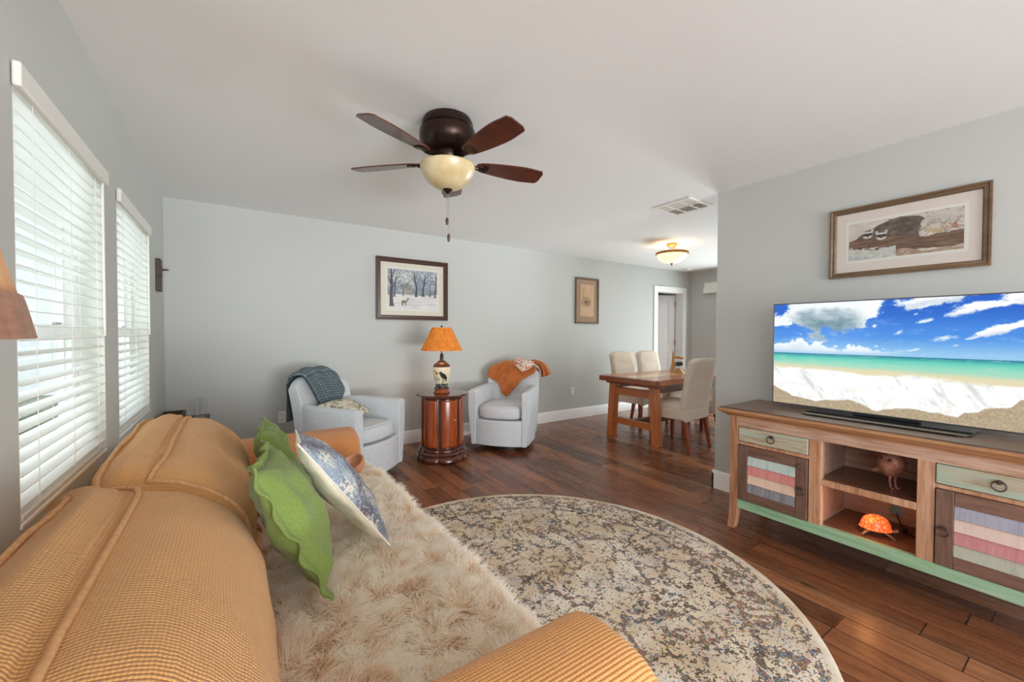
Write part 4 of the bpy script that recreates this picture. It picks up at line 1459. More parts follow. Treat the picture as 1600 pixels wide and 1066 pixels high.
TREES = [(0.075, 0.06, 1.0, 0.038, 0.0), (0.135, 0.30, 0.85, 0.014, 0.05), (0.565, 0.32, 0.95, 0.022, -0.10), (0.70, 0.34, 0.92, 0.022, 0.12), (0.955, 0.32, 0.95, 0.016, 0.05), (0.30, 0.34, 0.7, 0.008, 0.0), (0.84, 0.34, 0.75, 0.009, 0.02)]
def snow_paint(u, v):
    hor = 0.34 + 0.05 * u + 0.02 * math.sin(u * 7)
    if v < hor:
        c = mixc((214, 214, 216), (236, 234, 230), 0.5 + 0.5 * fb2(u * 4, v * 6, 1, 6))
        if abs(v - 0.12 - 0.02 * math.sin(u * 9)) < 0.006 and u > 0.1: c = mixc(c, (150, 156, 166), 0.5)
    else:
        k = 0.5 + 0.5 * fb2(u * 3, v * 3, 3, 6)
        c = mixc((128, 150, 172), (216, 218, 214), k)
        if v < 0.62:
            c = mixc(c, (116, 130, 128), ss(0.62 - v, 0.0, 0.22) * (0.55 + 0.45 * fb2(u * 12, v * 9, 5, 5)) * (1.0 if (u < 0.26 or u > 0.46) else 0.4))
        # grey house
        if 0.27 < u < 0.48 and v < 0.60 and v > hor: c = mixc((176, 172, 160), (150, 148, 140), 0.5 + 0.5 * fb2(u * 20, v * 20, 2, 2))
        if 0.26 < u < 0.49 and 0.58 < v < 0.68 - 0.8 * abs(u - 0.38): c = (158, 158, 150)
        if 0.30 < u < 0.45 and v < 0.57 and abs((u * 22) % 1 - 0.5) < 0.12 and abs((v * 9) % 1 - 0.5) < 0.25: c = (120, 122, 120)
        tw = fb2(u * 26, v * 22, 8, 6)
        if v > 0.5 and tw > 0.32: c = mixc(c, (74, 78, 84), 0.5)
    for x, y0, y1, w, lean in TREES:
        if y0 < v < y1:
            t = (v - y0) / (y1 - y0)
            xc = x + lean * t * t * 0.5 + 0.006 * math.sin(t * 9 + x * 30)
            ww = w * (1 - 0.62 * t) + (0.012 * (1 - t * 12) if t < 0.08 else 0)
            if abs(u - xc) < ww: c = mixc((58, 52, 54), (96, 92, 96), (u - xc) / ww * 0.5 + 0.5)
            for b0, sl in ((0.45, 0.9), (0.6, -1.1), (0.72, 0.8), (0.5, -0.7)):
                if t > b0 and abs((u - xc) - sl * (t - b0) * 0.35) < w * 0.22 and t < b0 + 0.35: c = (70, 66, 70)
    # small deer
    if (u - 0.315) ** 2 / 0.05 ** 2 + (v - 0.19) ** 2 / 0.035 ** 2 < 1: c = (122, 104, 80)
    if abs(u - 0.37 - (v - 0.2) * 0.5) < 0.014 and 0.19 < v < 0.27: c = (122, 104, 80)
    if (u - 0.395) ** 2 / 0.02 ** 2 + (v - 0.268) ** 2 / 0.014 ** 2 < 1: c = (112, 96, 76)
    for lx in (0.275, 0.29, 0.345, 0.36):
        if abs(u - lx) < 0.006 and 0.09 < v < 0.18: c = (104, 88, 70)
    return c
framed('framed_picture', 'brown framed winter scene of bare trees, house and deer, above the armchairs', 0.858, 0.70, 0.052, 0.028, M_FRAME_BR,
       (1.297, YB, 1.43), 0, [M_MAT_CREAM, M_MAT_WHITE, 0.022], snow_paint, 150, 120, (0.13, 0.728, 0.125, 0.575))

def sketch_paint(u, v):
    c = mixc((222, 186, 150), (206, 168, 132), 0.5 + 0.5 * fb2(u * 3, v * 3, 1, 5))
    d = math.hypot((u - 0.45) / 0.38, (v - 0.46) / 0.20)
    n = fb2(u * 14, v * 16, 6, 6)
    if d < 1.0 and n > -0.1 - 0.25 * (1 - d): c = mixc(c, (104, 76, 58), min(1, (1.05 - d) * 1.6) * (0.55 + 0.45 * n))
    if 0.36 < v < 0.5 and 0.1 < u < 0.85 and abs((u * 5 + v * 2) % 1 - 0.5) < 0.12: c = mixc(c, (74, 54, 44), 0.7)
    if abs(u - 0.22) < 0.02 and 0.5 < v < 0.86: c = mixc(c, (150, 118, 94), 0.6)
    if abs(u - 0.3) < 0.015 and 0.6 < v < 0.95: c = mixc(c, (166, 134, 106), 0.5)
    return c
framed('framed_picture', 'narrow framed sepia sketch with tan mat, between the armchair and the doorway', 0.488, 0.70, 0.028, 0.02, M_FRAME_TAN,
       (4.257, YB, 1.43), 0, [M_MAT_TAN], sketch_paint, 60, 100, (0.10, 0.388, 0.115, 0.60))

def log_paint(u, v):
    n = fb2(u * 5, v * 4, 2, 5); n2 = fb2(u * 16, v * 12, 7, 6)
    bg = mixc((224, 216, 204), (190, 186, 180), 0.5 + 0.5 * n)
    if u > 0.5 and n2 > 0.25: bg = mixc(bg, (128, 116, 102), 0.5)
    c = bg
    top = 0.98 - 2.2 * (u - 0.50) ** 2 + 0.03 * n
    low = 0.40 - 0.10 * math.sin(u * 4) - 0.05 * u
    if low < v < top and u < 0.66 + 0.05 * n: c = mixc((118, 104, 96), (74, 62, 56), 0.5 + 0.7 * n2)
    lg = 0.42 + 0.06 * math.sin(u * 5 + 1)
    if abs(v - lg + 0.10) < 0.17 + 0.04 * n: c = mixc((146, 116, 92), (84, 62, 48), 0.5 + 0.6 * fb2(u * 5, v * 30, 3, 6))
    if v < 0.25 + 0.08 * n + 0.1 * max(0, 0.45 - u) and u < 0.45: c = mixc((226, 222, 208), (178, 186, 190), 0.5 + 0.6 * n2)
    if v < 0.14 + 0.06 * n - 0.2 * (u - 0.5) and u >= 0.45: c = mixc((196, 176, 156), (150, 124, 104), 0.5 + 0.6 * n2)
    for fx, fy in ((0.185, 0.66), (0.315, 0.58)):
        d = math.hypot((u - fx) / 0.055, (v - fy) / 0.11)
        if d < 1:
            c = (112, 100, 92)
            if abs(abs(u - fx) - 0.022) < 0.016 and abs(v - fy) < 0.035: c = (46, 40, 40)
            elif v > fy + 0.035 and v < fy + 0.075: c = (226, 220, 210)
            elif v < fy - 0.035: c = (214, 206, 194)
            if math.hypot((u - fx) / 0.012, (v - fy + 0.035) / 0.03) < 1: c = (40, 34, 34)
        for s in (-1, 1):
            if math.hypot((u - fx - s * 0.045) / 0.014, (v - fy - 0.10) / 0.04) < 1: c = (198, 188, 176)
    for mx in (0.735, 0.775, 0.81):
        if math.hypot((u - mx) / 0.03, (v - 0.56 + (mx - 0.735) * 0.9) / 0.06) < 1: c = mixc((206, 186, 150), (170, 146, 112), (0.6 - v) * 4)
    if 0.82 < u < 0.95 and 0.52 < v < 0.64 and n2 > -0.2: c = (172, 120, 92)
    return c
fp = framed('framed_picture', 'wide weathered oak framed print of raccoons on a log, above the television', 0.708, 0.445, 0.034, 0.024, M_FRAME_OAK,
            (XT, 1.095, 1.65), -PI / 2, [M_MAT_PINK, M_MAT_WHITE, 0.016], log_paint, 170, 80, (0.10, 0.608, 0.105, 0.34))

# plaque with an iron opener on the window wall
wp = thing('wall_plaque', 'dark wooden plaque with an iron bottle opener by the room corner', 'plaque', (XL, 4.20, 1.60))
g = G(); g.box(0.0, 0.030, -0.055, 0.055, 0.0, 0.25); g.build('board', M_DARKWOOD, wp, bevel=0.004)
g = G(); g.box(0.030, 0.036, -0.022, 0.022, 0.12, 0.20); g.tube([(0.034, -0.018, 0.165), (0.060, -0.012, 0.172), (0.072, 0.0, 0.168), (0.060, 0.012, 0.172), (0.034, 0.018, 0.165)], 0.005, 8)
g.build('opener', M_BLACKIRON, wp)

def outlet(x, z, label, slots=True):
    t = thing('wall_outlet', label, 'outlet', (x, YB, z))
    g = G(); g.box(-0.036, 0.036, -0.006, 0, -0.058, 0.058); g.build('cover_plate', M_PLASTIC, t, bevel=0.003)
    for dz in (-0.025, 0.025):
        g = G(); g.prism([(p[0], p[1] + dz) for p in rrect(-0.017, 0.017, -0.015, 0.015, 0.008)], -0.009, -0.004, 'y')
        r = g.build('receptacle', M_PLASTIC, t)
        g = G()
        for sx in (-0.006, 0.006): g.box(sx - 0.0015, sx + 0.0015, -0.0095, -0.0088, dz - 0.001, dz + 0.009)
        g.build('slots', M_SLOT, r, smooth=0)
    return t
outlet(0.385, 0.447, 'white wall outlet low behind the left armchair')
outlet(4.21, 0.41, 'white wall outlet low between the right armchair and the dining table')

# ------------------------------------------------------------------ ceiling fan
fan = thing('ceiling_fan', 'dark bronze ceiling fan with five wooden blades and an amber bowl light', 'ceiling fan', (0.975, 2.075, H))
g = G(); g.lathe([(0, 0), (0.128, 0), (0.130, -0.012), (0.138, -0.02), (0.140, -0.045), (0.134, -0.05), (0.150, -0.062), (0.152, -0.085), (0.150, -0.115), (0.130, -0.150), (0.095, -0.175), (0.085, -0.178), (0, -0.178)], 48)
g.build('motor_housing', M_BRONZE, fan, smooth=40)
g = G(); g.lathe([(0, -0.178), (0.075, -0.178), (0.078, -0.20), (0.072, -0.215), (0.10, -0.232), (0.125, -0.240), (0.125, -0.250), (0, -0.250)], 40)
g.build('light_fitter', M_BRONZE, fan, smooth=40)
def amber_mat():
    m = Mt('amber_scavo_glass', RGB(206, 186, 142), 0.25, 0, 0.5)
    c = m.ramp(m.noise(m.co(), 12, 4, 0.6), [(0.3, RGB(196, 172, 124)), (0.7, RGB(222, 206, 166))])
    m.set('Base Color', c)
    m.set('Subsurface Weight', 0.15); m.set('Subsurface Radius', (0.05, 0.04, 0.02))
    return m
g = G()
bowl = [(0.148, -0.246), (0.150, -0.252), (0.146, -0.268), (0.132, -0.300), (0.108, -0.332), (0.075, -0.357), (0.035, -0.371), (0, -0.374)]
cb_ = [(max(p.x, 0), p.y) for p in crom([(a, b, 0) for a, b in bowl], 4)]
g.lathe(cb_, 48); g.lathe([(0.148, -0.246), (0.06, -0.246)], 48); lb = g.build('light_bowl', amber_mat(), fan, smooth=60)
g = G(); g.lathe([(0, -0.368), (0.026, -0.370), (0.026, -0.376), (0.016, -0.384), (0.010, -0.392), (0.004, -0.398), (0, -0.398)], 24); g.build('finial', M_BRONZE, lb)
M_BLADE = wood('walnut_blade', RGB(58, 30, 22), RGB(104, 52, 32), 0.3, 1.0, 'x', coat=0.3)
A0 = PI / 2 - YAW
for k in range(5):
    ang = A0 + 2 * PI * k / 5 + math.radians(5.5)
    g = G()
    out = []
    for u in [i / 14 for i in range(15)]:
        x = 0.165 + (0.555 - 0.165) * u
        hw = 0.034 + 0.034 * math.sin(min(1.0, u * 1.25) * PI / 2) - 0.010 * max(0, u - 0.75) / 0.25
        if u < 0.08: hw *= 0.65 + 0.35 * u / 0.08
        out.append((x, hw))
    poly = [(x, -h_) for x, h_ in out] + [(0.567, -0.035), (0.567, 0.035)] + [(x, h_) for x, h_ in reversed(out)]
    g.prism(poly, -0.0035, 0.0035, 'z')
    Mx = Matrix.Rotation(ang, 4, 'Z') @ Matrix.Translation((0, 0, -0.222)) @ Matrix.Rotation(math.radians(-13), 4, 'X')
    b = g.build('blade', M_BLADE, fan, smooth=30, M=Mx)
    g = G()
    g.box(0.16, 0.235, -0.018, 0.018, -0.010, -0.0036); g.box(0.20, 0.228, -0.034, 0.034, -0.009, -0.0036)
    i1 = g.build('blade_iron', M_BRONZE, b, bevel=0.003, M=Mx)
    g = G(); Mz = Matrix.Rotation(ang, 4, 'Z')
    g.tube([(0.07, 0, -0.195), (0.11, 0, -0.212), (0.15, 0, -0.228), (0.175, 0, -0.231)], [0.016, 0.014, 0.012, 0.010], 8)
    g.build('blade_arm', M_BRONZE, b, M=Mz)
for dx, ln, kz in ((-0.004, 0.525, 0.038), (0.006, 0.612, 0.042)):
    g = G()
    zz = -0.39
    g.tube([(dx, 0, zz), (dx, 0, -ln)], 0.0016, 6)
    pc_ = g.build('pull_chain', M_STEEL, fan)
    g = G(); g.lathe([(0, -ln), (0.006, -ln - 0.003), (0.0085, -ln - 0.018), (0.006, -ln - kz), (0, -ln - kz - 0.003)], 14, (dx, 0, 0)); g.build('pull_fob', M_BLACKIRON, pc_)

# ceiling register
cv = thing('ceiling_vent', 'white square air vent in the ceiling beside the wall corner', 'vent', (3.385, 2.25, H))
g = G()
e = 0.19
for a in ((-e, e, -e, -e + 0.03), (-e, e, e - 0.03, e), (-e, -e + 0.03, -e + 0.03, e - 0.03), (e - 0.03, e, -e + 0.03, e - 0.03), (-0.008, 0.008, -e + 0.03, e - 0.03), (-e + 0.03, e - 0.03, -0.075, -0.06), (-e + 0.03, e - 0.03, 0.06, 0.075)): g.box(*a, -0.010, 0)
g.build('frame', M_PLASTIC, cv, bevel=0.002)
g = G(); g.box(-e + 0.03, e - 0.03, -e + 0.03, e - 0.03, -0.003, 0); g.build('duct_cover', M_VENT_DARK, cv, smooth=0)
g = G()
for i in range(22):
    x = -e + 0.036 + i * 0.0145
    s = -1 if i < 11 else 1
    g.hexa([(x, -e + 0.03, -0.009), (x + 0.002, -e + 0.03, -0.009), (x + 0.002, e - 0.03, -0.009), (x, e - 0.03, -0.009)], [(x + s * 0.006, -e + 0.03, -0.003), (x + s * 0.006 + 0.002, -e + 0.03, -0.003), (x + s * 0.006 + 0.002, e - 0.03, -0.003), (x + s * 0.006, e - 0.03, -0.003)])
g.build('louvres', M_PLASTIC, cv, smooth=0)
sd = thing('smoke_detector', 'small round white smoke detector on the ceiling near the far doorway', 'smoke detector', (6.68, 4.33, H))
g = G(); g.lathe([(0, 0), (0.07, 0), (0.07, -0.012), (0.058, -0.03), (0, -0.034)], 28); g.build('housing', M_PLASTIC, sd)
# ------------------------------------------------------------------ reclaimed-wood television stand
def chippy(name, cols, axis='y', rough=0.6, streak=1.0, worn=RGB(150, 104, 78)):
    """painted reclaimed board: tints streaked along the grain with wood showing through"""
    m = Mt(name, cols[0], rough, 0, 0.35)
    sc = {'x': (5.0, 60, 60), 'y': (60, 5.0, 60), 'z': (60, 60, 5.0)}[axis]
    v = m.co(scale=sc)
    n = m.noise(v, 0.9, 5, 0.6, 0.6)
    n2 = m.noise(m.co(scale=tuple(k * 0.12 for k in sc), loc=(2, 5, 1)), 1.0, 4, 0.6, 0.4)
    st = [(0.36 + 0.28 * i / max(1, len(cols) - 1), c) for i, c in enumerate(cols)]
    c = m.ramp(m.math('ADD', m.math('MULTIPLY', n, 0.5), m.math('MULTIPLY', n2, 0.5)), st)
    wr = m.sstep(m.noise(m.co(scale=tuple(k * 0.6 for k in sc), loc=(7, 1, 3)), 1.7, 6, 0.75), 0.54, 0.66)
    c = m.mix(m.math('MULTIPLY', wr, 0.7 * streak), c, worn)
    m.set('Base Color', c)
    m.bump(n, 0.25, 0.003)
    return m
C_FRAME = [RGB(152, 100, 70), RGB(192, 142, 108), RGB(206, 166, 138)]
M_RW = chippy('bare_reclaimed_wood', C_FRAME, 'z')
M_RWY = chippy('bare_reclaimed_wood_rail', [RGB(160, 118, 92), RGB(200, 164, 142), RGB(214, 188, 174)], 'y')
M_RW_TOP = chippy('dark_plank_top', [RGB(52, 46, 44), RGB(92, 76, 66), RGB(128, 98, 76), RGB(84, 80, 80)], 'y', 0.3, 1.0, RGB(120, 84, 58))
M_RW_EDGE = chippy('moulded_top_edge', [RGB(140, 88, 54), RGB(190, 142, 102), RGB(168, 116, 78)], 'y', 0.5)
M_RW_IN = chippy('interior_boards', [RGB(150, 110, 90), RGB(190, 152, 134), RGB(176, 142, 128)], 'y')
M_RW_DARK = chippy('dark_door_frame', [RGB(86, 62, 52), RGB(112, 84, 70), RGB(128, 100, 84)], 'z', 0.55, 0.6, RGB(72, 50, 42))
M_RW_DARKY = chippy('dark_door_rail', [RGB(86, 62, 52), RGB(116, 86, 72), RGB(136, 104, 88)], 'y', 0.55, 0.6, RGB(150, 104, 84))
M_RW_SHELF = chippy('stained_shelf', [RGB(84, 56, 42), RGB(122, 86, 66), RGB(104, 70, 54)], 'y', 0.16, 0.5, RGB(80, 54, 40))
M_GREENRAIL = chippy('mint_painted_rail', [RGB(112, 150, 114), RGB(146, 186, 148), RGB(172, 198, 170)], 'y', 0.5, 0.6, RGB(186, 176, 150))
M_DRW = chippy('faded_mint_drawer', [RGB(150, 128, 108), RGB(186, 174, 152), RGB(168, 190, 172), RGB(190, 168, 146)], 'y', 0.55, 0.8, RGB(150, 110, 84))
def plank_mat(n, a, b): return chippy(n, [a, b, a], 'z', 0.55, 0.45, RGB(206, 190, 176))
PLANKS1 = [plank_mat('pale_teal_plank', RGB(166, 186, 180), RGB(192, 206, 202)), plank_mat('rose_plank', RGB(200, 116, 114), RGB(212, 140, 138)),
           plank_mat('sand_plank', RGB(216, 184, 160), RGB(226, 200, 178)), plank_mat('slate_plank', RGB(112, 112, 120), RGB(146, 146, 152))]
PLANKS2 = [plank_mat('lilac_blue_plank', RGB(142, 146, 168), RGB(170, 168, 182)), plank_mat('pale_pink_plank', RGB(212, 186, 172), RGB(222, 198, 186)),
           plank_mat('dusty_rose_plank', RGB(190, 116, 120), RGB(198, 138, 140)), plank_mat('sage_plank', RGB(164, 166, 148), RGB(184, 184, 168))]

FX = 2.72                        # plane of the front
ts = thing('television_stand', 'long stand of multicoloured reclaimed wood carrying the television', 'cabinet', (2.945, 0.73, 0.0))
TSM = Matrix.Translation((-2.945, -0.73, 0.0))
YL, YR = 1.437, 0.023
def tb(name, mat, *boxes, parent=None, bevel=0.003):
    g = G()
    for b in boxes: g.box(*b)
    return g.build(name, mat, parent or ts, bevel=bevel, M=TSM)
# top with moulded edge
tb('top', M_RW_TOP, (2.675, 3.185, -0.025, 1.485, 0.782, 0.803), bevel=0.004)
g = G()
def ring_x(o, z): return [(2.675 + o, -0.025 + o, z), (3.185, -0.025 + o, z), (3.185, 1.485 - o, z), (2.675 + o, 1.485 - o, z)]
lv = [(-0.012, 0.795), (-0.012, 0.782), (-0.004, 0.774), (0.006, 0.768), (0.016, 0.758), (0.030, 0.752), (0.034, 0.742)]
for o, z in lv: g.v.extend(ring_x(o, z))
for i in range(len(lv) - 1):
    for k in range(4):
        a, b = i * 4 + k, i * 4 + (k + 1) % 4
        g.f.append((a, b, b + 4, a + 4))
g.f.append((0, 1, 2, 3)); g.f.append(tuple(4 * (len(lv) - 1) + k for k in (3, 2, 1, 0)))
g.build('edge_moulding', M_RW_EDGE, ts, smooth=40, M=TSM)
# posts and sabre legs
for (ya, yb) in ((1.383, YL), (YR, 0.077)):
    g = G(); g.box(FX, FX + 0.05, ya, yb, 0.145, 0.745)
    s = 1 if ya > 0.5 else -1
    outy = yb if s > 0 else ya; iny = ya if s > 0 else yb
    P_ = [(iny, 0.145), (outy, 0.145), (outy + s * 0.004, 0.07), (outy + s * 0.012, 0.0), (outy - s * 0.030, 0.0), (iny + s * 0.012, 0.07)]
    g.prism(P_, FX, FX + 0.05, 'x'); g.build('leg', M_RW, ts, bevel=0.003, M=TSM)
    g = G(); g.box(3.13, 3.18, ya, yb, 0.0, 0.745); g.build('leg', M_RW, ts, bevel=0.003, M=TSM)
tb('side_panel', M_RW, (FX + 0.05, 3.13, YL - 0.03, YL - 0.008, 0.15, 0.745))
tb('side_panel', M_RW, (FX + 0.05, 3.13, YR + 0.008, YR + 0.03, 0.15, 0.745))
for ya, yb in ((0.924, 0.986), (0.474, 0.536)):
    tb('upright', M_RW, (FX, FX + 0.04, ya, yb, 0.205, 0.685))
    tb('partition', M_RW_IN, (FX + 0.04, 3.14, ya + 0.02 if ya > 0.7 else ya + 0.022, ya + 0.04 if ya > 0.7 else ya + 0.042, 0.20, 0.745))
tb('top_rail', M_RWY, (FX, FX + 0.04, 0.077, 1.383, 0.683, 0.745))
tb('mint_rail', M_GREENRAIL, (FX - 0.002, FX + 0.035, 0.077, 1.383, 0.148, 0.207))
for ya, yb in ((0.986, 1.383), (0.077, 0.474)):
    tb('rail', M_RW, (FX, FX + 0.03, ya, yb, 0.566, 0.586))
    tb('bay_floor', M_RW_IN, (FX + 0.035, 3.14, ya, yb, 0.185, 0.203))
# back with a round cable hole in the middle bay (hole built as a real opening)
HY, HZ, HR = 0.700, 0.272, 0.031
tb('back_panel', M_RW_IN, (3.14, 3.155, 0.986 - 0.03, 1.40, 0.19, 0.745), (3.14, 3.155, 0.06, 0.504, 0.19, 0.745))
g = G()
y0, y1, z0, z1 = 0.504, 0.956, 0.19, 0.745
NS = 48
inner, outer = [], []
for k in range(NS):
    a = 2 * PI * k / NS + PI / 4
    inner.append((HY + HR * math.cos(a), HZ + HR * math.sin(a)))
    c, s_ = math.cos(a), math.sin(a)
    tt = min(((y1 if c > 0 else y0) - HY) / c if abs(c) > 1e-6 else 1e9, ((z1 if s_ > 0 else z0) - HZ) / s_ if abs(s_) > 1e-6 else 1e9)
    outer.append((HY + tt * c, HZ + tt * s_))
for x in (3.14, 3.155):
    g.v.extend([(x, p[0], p[1]) for p in inner]); g.v.extend([(x, p[0], p[1]) for p in outer])
for k in range(NS):
    k2 = (k + 1) % NS
    g.f.append((k, k2, NS + k2, NS + k)); g.f.append((2 * NS + k2, 2 * NS + k, 3 * NS + k, 3 * NS + k2))
    g.f.append((k2, k, 2 * NS + k, 2 * NS + k2))
for (ya, za) in ((y0, z0), (y1, z0), (y1, z1), (y0, z1)):
    # corner fillers
    best = sorted(range(NS), key=lambda i: math.hypot(outer[i][0] - ya, outer[i][1] - za))[:2]
    i, j = best
    b = len(g.v); g.v.append((3.14, ya, za)); g.f.append((NS + i, NS + j, b))
g.build('back_panel', M_RW_IN, ts, smooth=0, M=TSM)
tb('shelf', M_RW_SHELF, (FX + 0.012, 3.14, 0.520, 0.940, 0.438, 0.468))
tb('shelf_lip', M_RW, (FX, FX + 0.012, 0.536, 0.924, 0.434, 0.470))
tb('shelf', M_RW_SHELF, (FX + 0.02, 3.14, 0.520, 0.940, 0.185, 0.204))

def ring_pull(parent, y, z, hang=0.021):
    g = G()
    M_ = Matrix.Translation((FX - 0.006, y, z)) @ Matrix.Rotation(-PI / 2, 4, 'Y')
    gg = G(); gg.lathe([(0, 0), (0.010, 0), (0.010, 0.003), (0.007, 0.006), (0.006, 0.016), (0, 0.018)], 18)
    for q in gg.v: g.v.append(tuple(M_ @ Vector(q)))
    g.f = list(gg.f)
    path = [(FX - 0.020 + 0.002 * math.cos(2 * PI * k / 24), y + hang * math.sin(2 * PI * k / 24), z - 0.014 + hang * math.cos(2 * PI * k / 24)) for k in range(24)]
    g.tube(path, 0.0032, 6, closed=True)
    g.build('ring_pull', M_BLACKIRON, parent, M=TSM, smooth=50)
for ya, yb, ry in ((0.989, 1.379, 1.182), (0.081, 0.471, 0.278)):
    d = tb('drawer', M_DRW, (FX - 0.006, FX + 0.30, ya, yb, 0.589, 0.681), bevel=0.004)
    ring_pull(d, ry, 0.650)
def cab_door(ya, yb, planks, ky, extra=None):
    st = 0.060
    z0, z1 = 0.209, 0.564
    d = tb('door', M_RW_DARK, (FX + 0.008, FX + 0.018, ya, yb, z0, z1), bevel=0.002)
    for a, b in ((ya, ya + st), (yb - st, yb)): tb('stile', M_RW_DARK, (FX - 0.008, FX + 0.008, a, b, z0, z1), parent=d)
    for a, b in ((z0, z0 + 0.060), (z1 - 0.062, z1)): tb('door_rail', M_RW_DARKY, (FX - 0.0078, FX + 0.008, ya + st, yb - st, a, b), parent=d)
    n = len(planks); zt, zb = z1 - 0.062, z0 + 0.060
    hh = (zt - zb) / n
    for k, pm in enumerate(planks):
        a = zt - hh * (k + 1); b = zt - hh * k
        g = G()   # boards lapped like siding
        g.hexa([(FX - 0.010, ya + st, a), (FX + 0.010, ya + st, a), (FX + 0.010, yb - st, a), (FX - 0.010, yb - st, a)],
               [(FX - 0.002, ya + st, b), (FX + 0.010, ya + st, b), (FX + 0.010, yb - st, b), (FX - 0.002, yb - st, b)])
        g.build('coloured_plank', pm, d, bevel=0.002, M=TSM)
    ring_pull(d, ky, 0.388)
    if extra: 
        g = G(); g.tube([(FX - 0.010, extra + 0.012 * math.cos(a), 0.515 + 0.014 * math.sin(a)) for a in [(-2.2 + 4.2 * k / 14) for k in range(15)]], 0.003, 6)
        g.build('latch', M_BLACKIRON, d, M=TSM)
    return d
cab_door(0.990, 1.380, PLANKS1, 1.022, 1.028)
cab_door(0.080, 0.470, PLANKS2, 0.443)

# little copper bird on the shelf
def copper_mat():
    m = Mt('weathered_copper', RGB(170, 108, 88), 0.42, 0.25, 0.5)
    m.set('Base Color', m.ramp(m.noise(m.co(), 40, 4, 0.7), [(0.3, RGB(150, 92, 74)), (0.7, RGB(212, 150, 126))]))
    m.bump(m.noise(m.co(), 90, 3), 0.3, 0.003)
    return m
M_COPPER = copper_mat()
bird = thing('bird_figurine', 'copper coloured round bird figurine on the middle shelf of the stand', 'figurine', (2.885, 0.668, 0.4685), math.radians(-28))
bird.scale = (1.28, 1.28, 1.28)
g = G()
BM = Matrix.Rotation(math.radians(20), 4, 'X')
def birdf(u, w):
    a = 2 * PI * u; b = -PI / 2 + PI * w
    r = 0.046 * (1 + 0.10 * math.sin(b))
    p = Vector((0.85 * r * math.cos(b) * math.cos(a), r * 1.0 * math.cos(b) * math.sin(a), 0.056 * math.sin(b)))
    p = BM @ p
    return p + Vector((0, 0, 0.098))
g.grid(birdf, 32, 20, wu=True)
bd = g.build('body', M_COPPER, bird, smooth=180)
g = G(); g.lathe([(0, 0.0), (0.007, 0.002), (0.004, 0.014), (0, 0.022)], 12)
for i, q in enumerate(g.v): g.v[i] = tuple(Matrix.Translation((-0.036, -0.012, 0.112)) @ Matrix.Rotation(-PI / 2, 4, 'Y') @ Vector(q))
g.build('beak', M_COPPER, bd)
for sy in (-0.024, 0.008):
    g = G(); g.ellipsoid((-0.036, sy, 0.122), (0.006, 0.006, 0.006), 12, 8); g.build('eye', M_BLACKIRON, bd)
g = G(); g.prism([(0.03, 0.062), (0.058, 0.046), (0.078, 0.048), (0.05, 0.074)], -0.014, 0.014, 'x'); g.build('tail', M_COPPER, bird, bevel=0.004)
for sx in (-0.010, 0.014):
    g = G(); g.tube([(sx, -0.006, 0.055), (sx, -0.004, 0.03), (sx, -0.008, 0.004)], [0.005, 0.0038, 0.004], 8)
    for a in (-0.5, 0.0, 0.5): g.tube([(sx, -0.008, 0.0045), (sx - 0.012 + 0.012 * abs(a), -0.008 - 0.020 * math.sin(a + 0.9) , 0.0035)], [0.0035, 0.0025], 6)
    g.build('leg', M_COPPER, bird)

# glowing turtle lamp below it
def shell_mat():
    m = Mt('amber_glass_shell', RGB(236, 104, 48), 0.25, 0, 0.5)
    v = m.voro(m.co(), 42, 'DISTANCE_TO_EDGE')
    n = m.noise(m.co(), 30, 3)
    c = m.ramp(m.math('ADD', m.math('MULTIPLY', v, 1.4), m.math('MULTIPLY', n, 0.5)), [(0.10, RGB(176, 44, 14)), (0.36, RGB(236, 92, 40)), (0.8, RGB(250, 150, 92))])
    m.set('Base Color', c); m.set('Emission Color', c); m.set('Emission Strength', 0.75)
    m.bump(v, 0.5, 0.004)
    return m
tt_ = thing('turtle_lamp', 'small turtle lamp with a glowing orange shell on the lowest shelf', 'lamp', (2.865, 0.722, 0.2052), math.radians(-65))
tt_.scale = (0.74, 0.74, 1.0)
g = G()
def shellf(u, w):
    a = 2 * PI * u; t = w
    r = math.cos(t * PI / 2) ** 0.75
    return (0.088 * r * math.cos(a), 0.066 * r * math.sin(a), 0.034 + 0.068 * math.sin(t * PI / 2))
g.grid(shellf, 44, 16, wu=True)
g.build('shell', shell_mat(), tt_, smooth=180)
g = G(); g.grid(lambda u, w: ((0.086 + 0.010 * math.sin(PI * w)) * math.cos(2 * PI * u), (0.064 + 0.010 * math.sin(PI * w)) * math.sin(2 * PI * u), 0.028 + 0.010 * w), 44, 6, wu=True)
g.build('shell_rim', shell_mat(), tt_, smooth=180)
M_TURTLE = plain('bronze_turtle', RGB(150, 118, 96), 0.4, 0.5, vs=40)
g = G(); g.ellipsoid((0, 0, 0.024), (0.078, 0.056, 0.012), 24, 8); g.build('body', M_TURTLE, tt_)
for sx, sy in ((1, 1), (1, -1), (-1, 1), (-1, -1)):
    g = G(); g.tube([(sx * 0.045, sy * 0.04, 0.024), (sx * 0.072, sy * 0.066, 0.017), (sx * 0.092, sy * 0.078, 0.006)], [0.011, 0.010, 0.006], 8, flat=0.6); g.build('leg', M_TURTLE, tt_)
g = G(); g.tube([(0.07, 0, 0.026), (0.100, 0, 0.028), (0.122, 0, 0.034), (0.132, 0, 0.032)], [0.010, 0.011, 0.014, 0.006], 10); g.build('head', M_TURTLE, tt_)
tlb = bpy.data.lights.new('turtle_bulb', 'POINT'); tlb.energy = 0.5; tlb.color = (1.0, 0.42, 0.14); tlb.shadow_soft_size = 0.03
tlo = bpy.data.objects.new('turtle_bulb', tlb); COL.objects.link(tlo); tlo.location = (2.80, 0.735, 0.33)
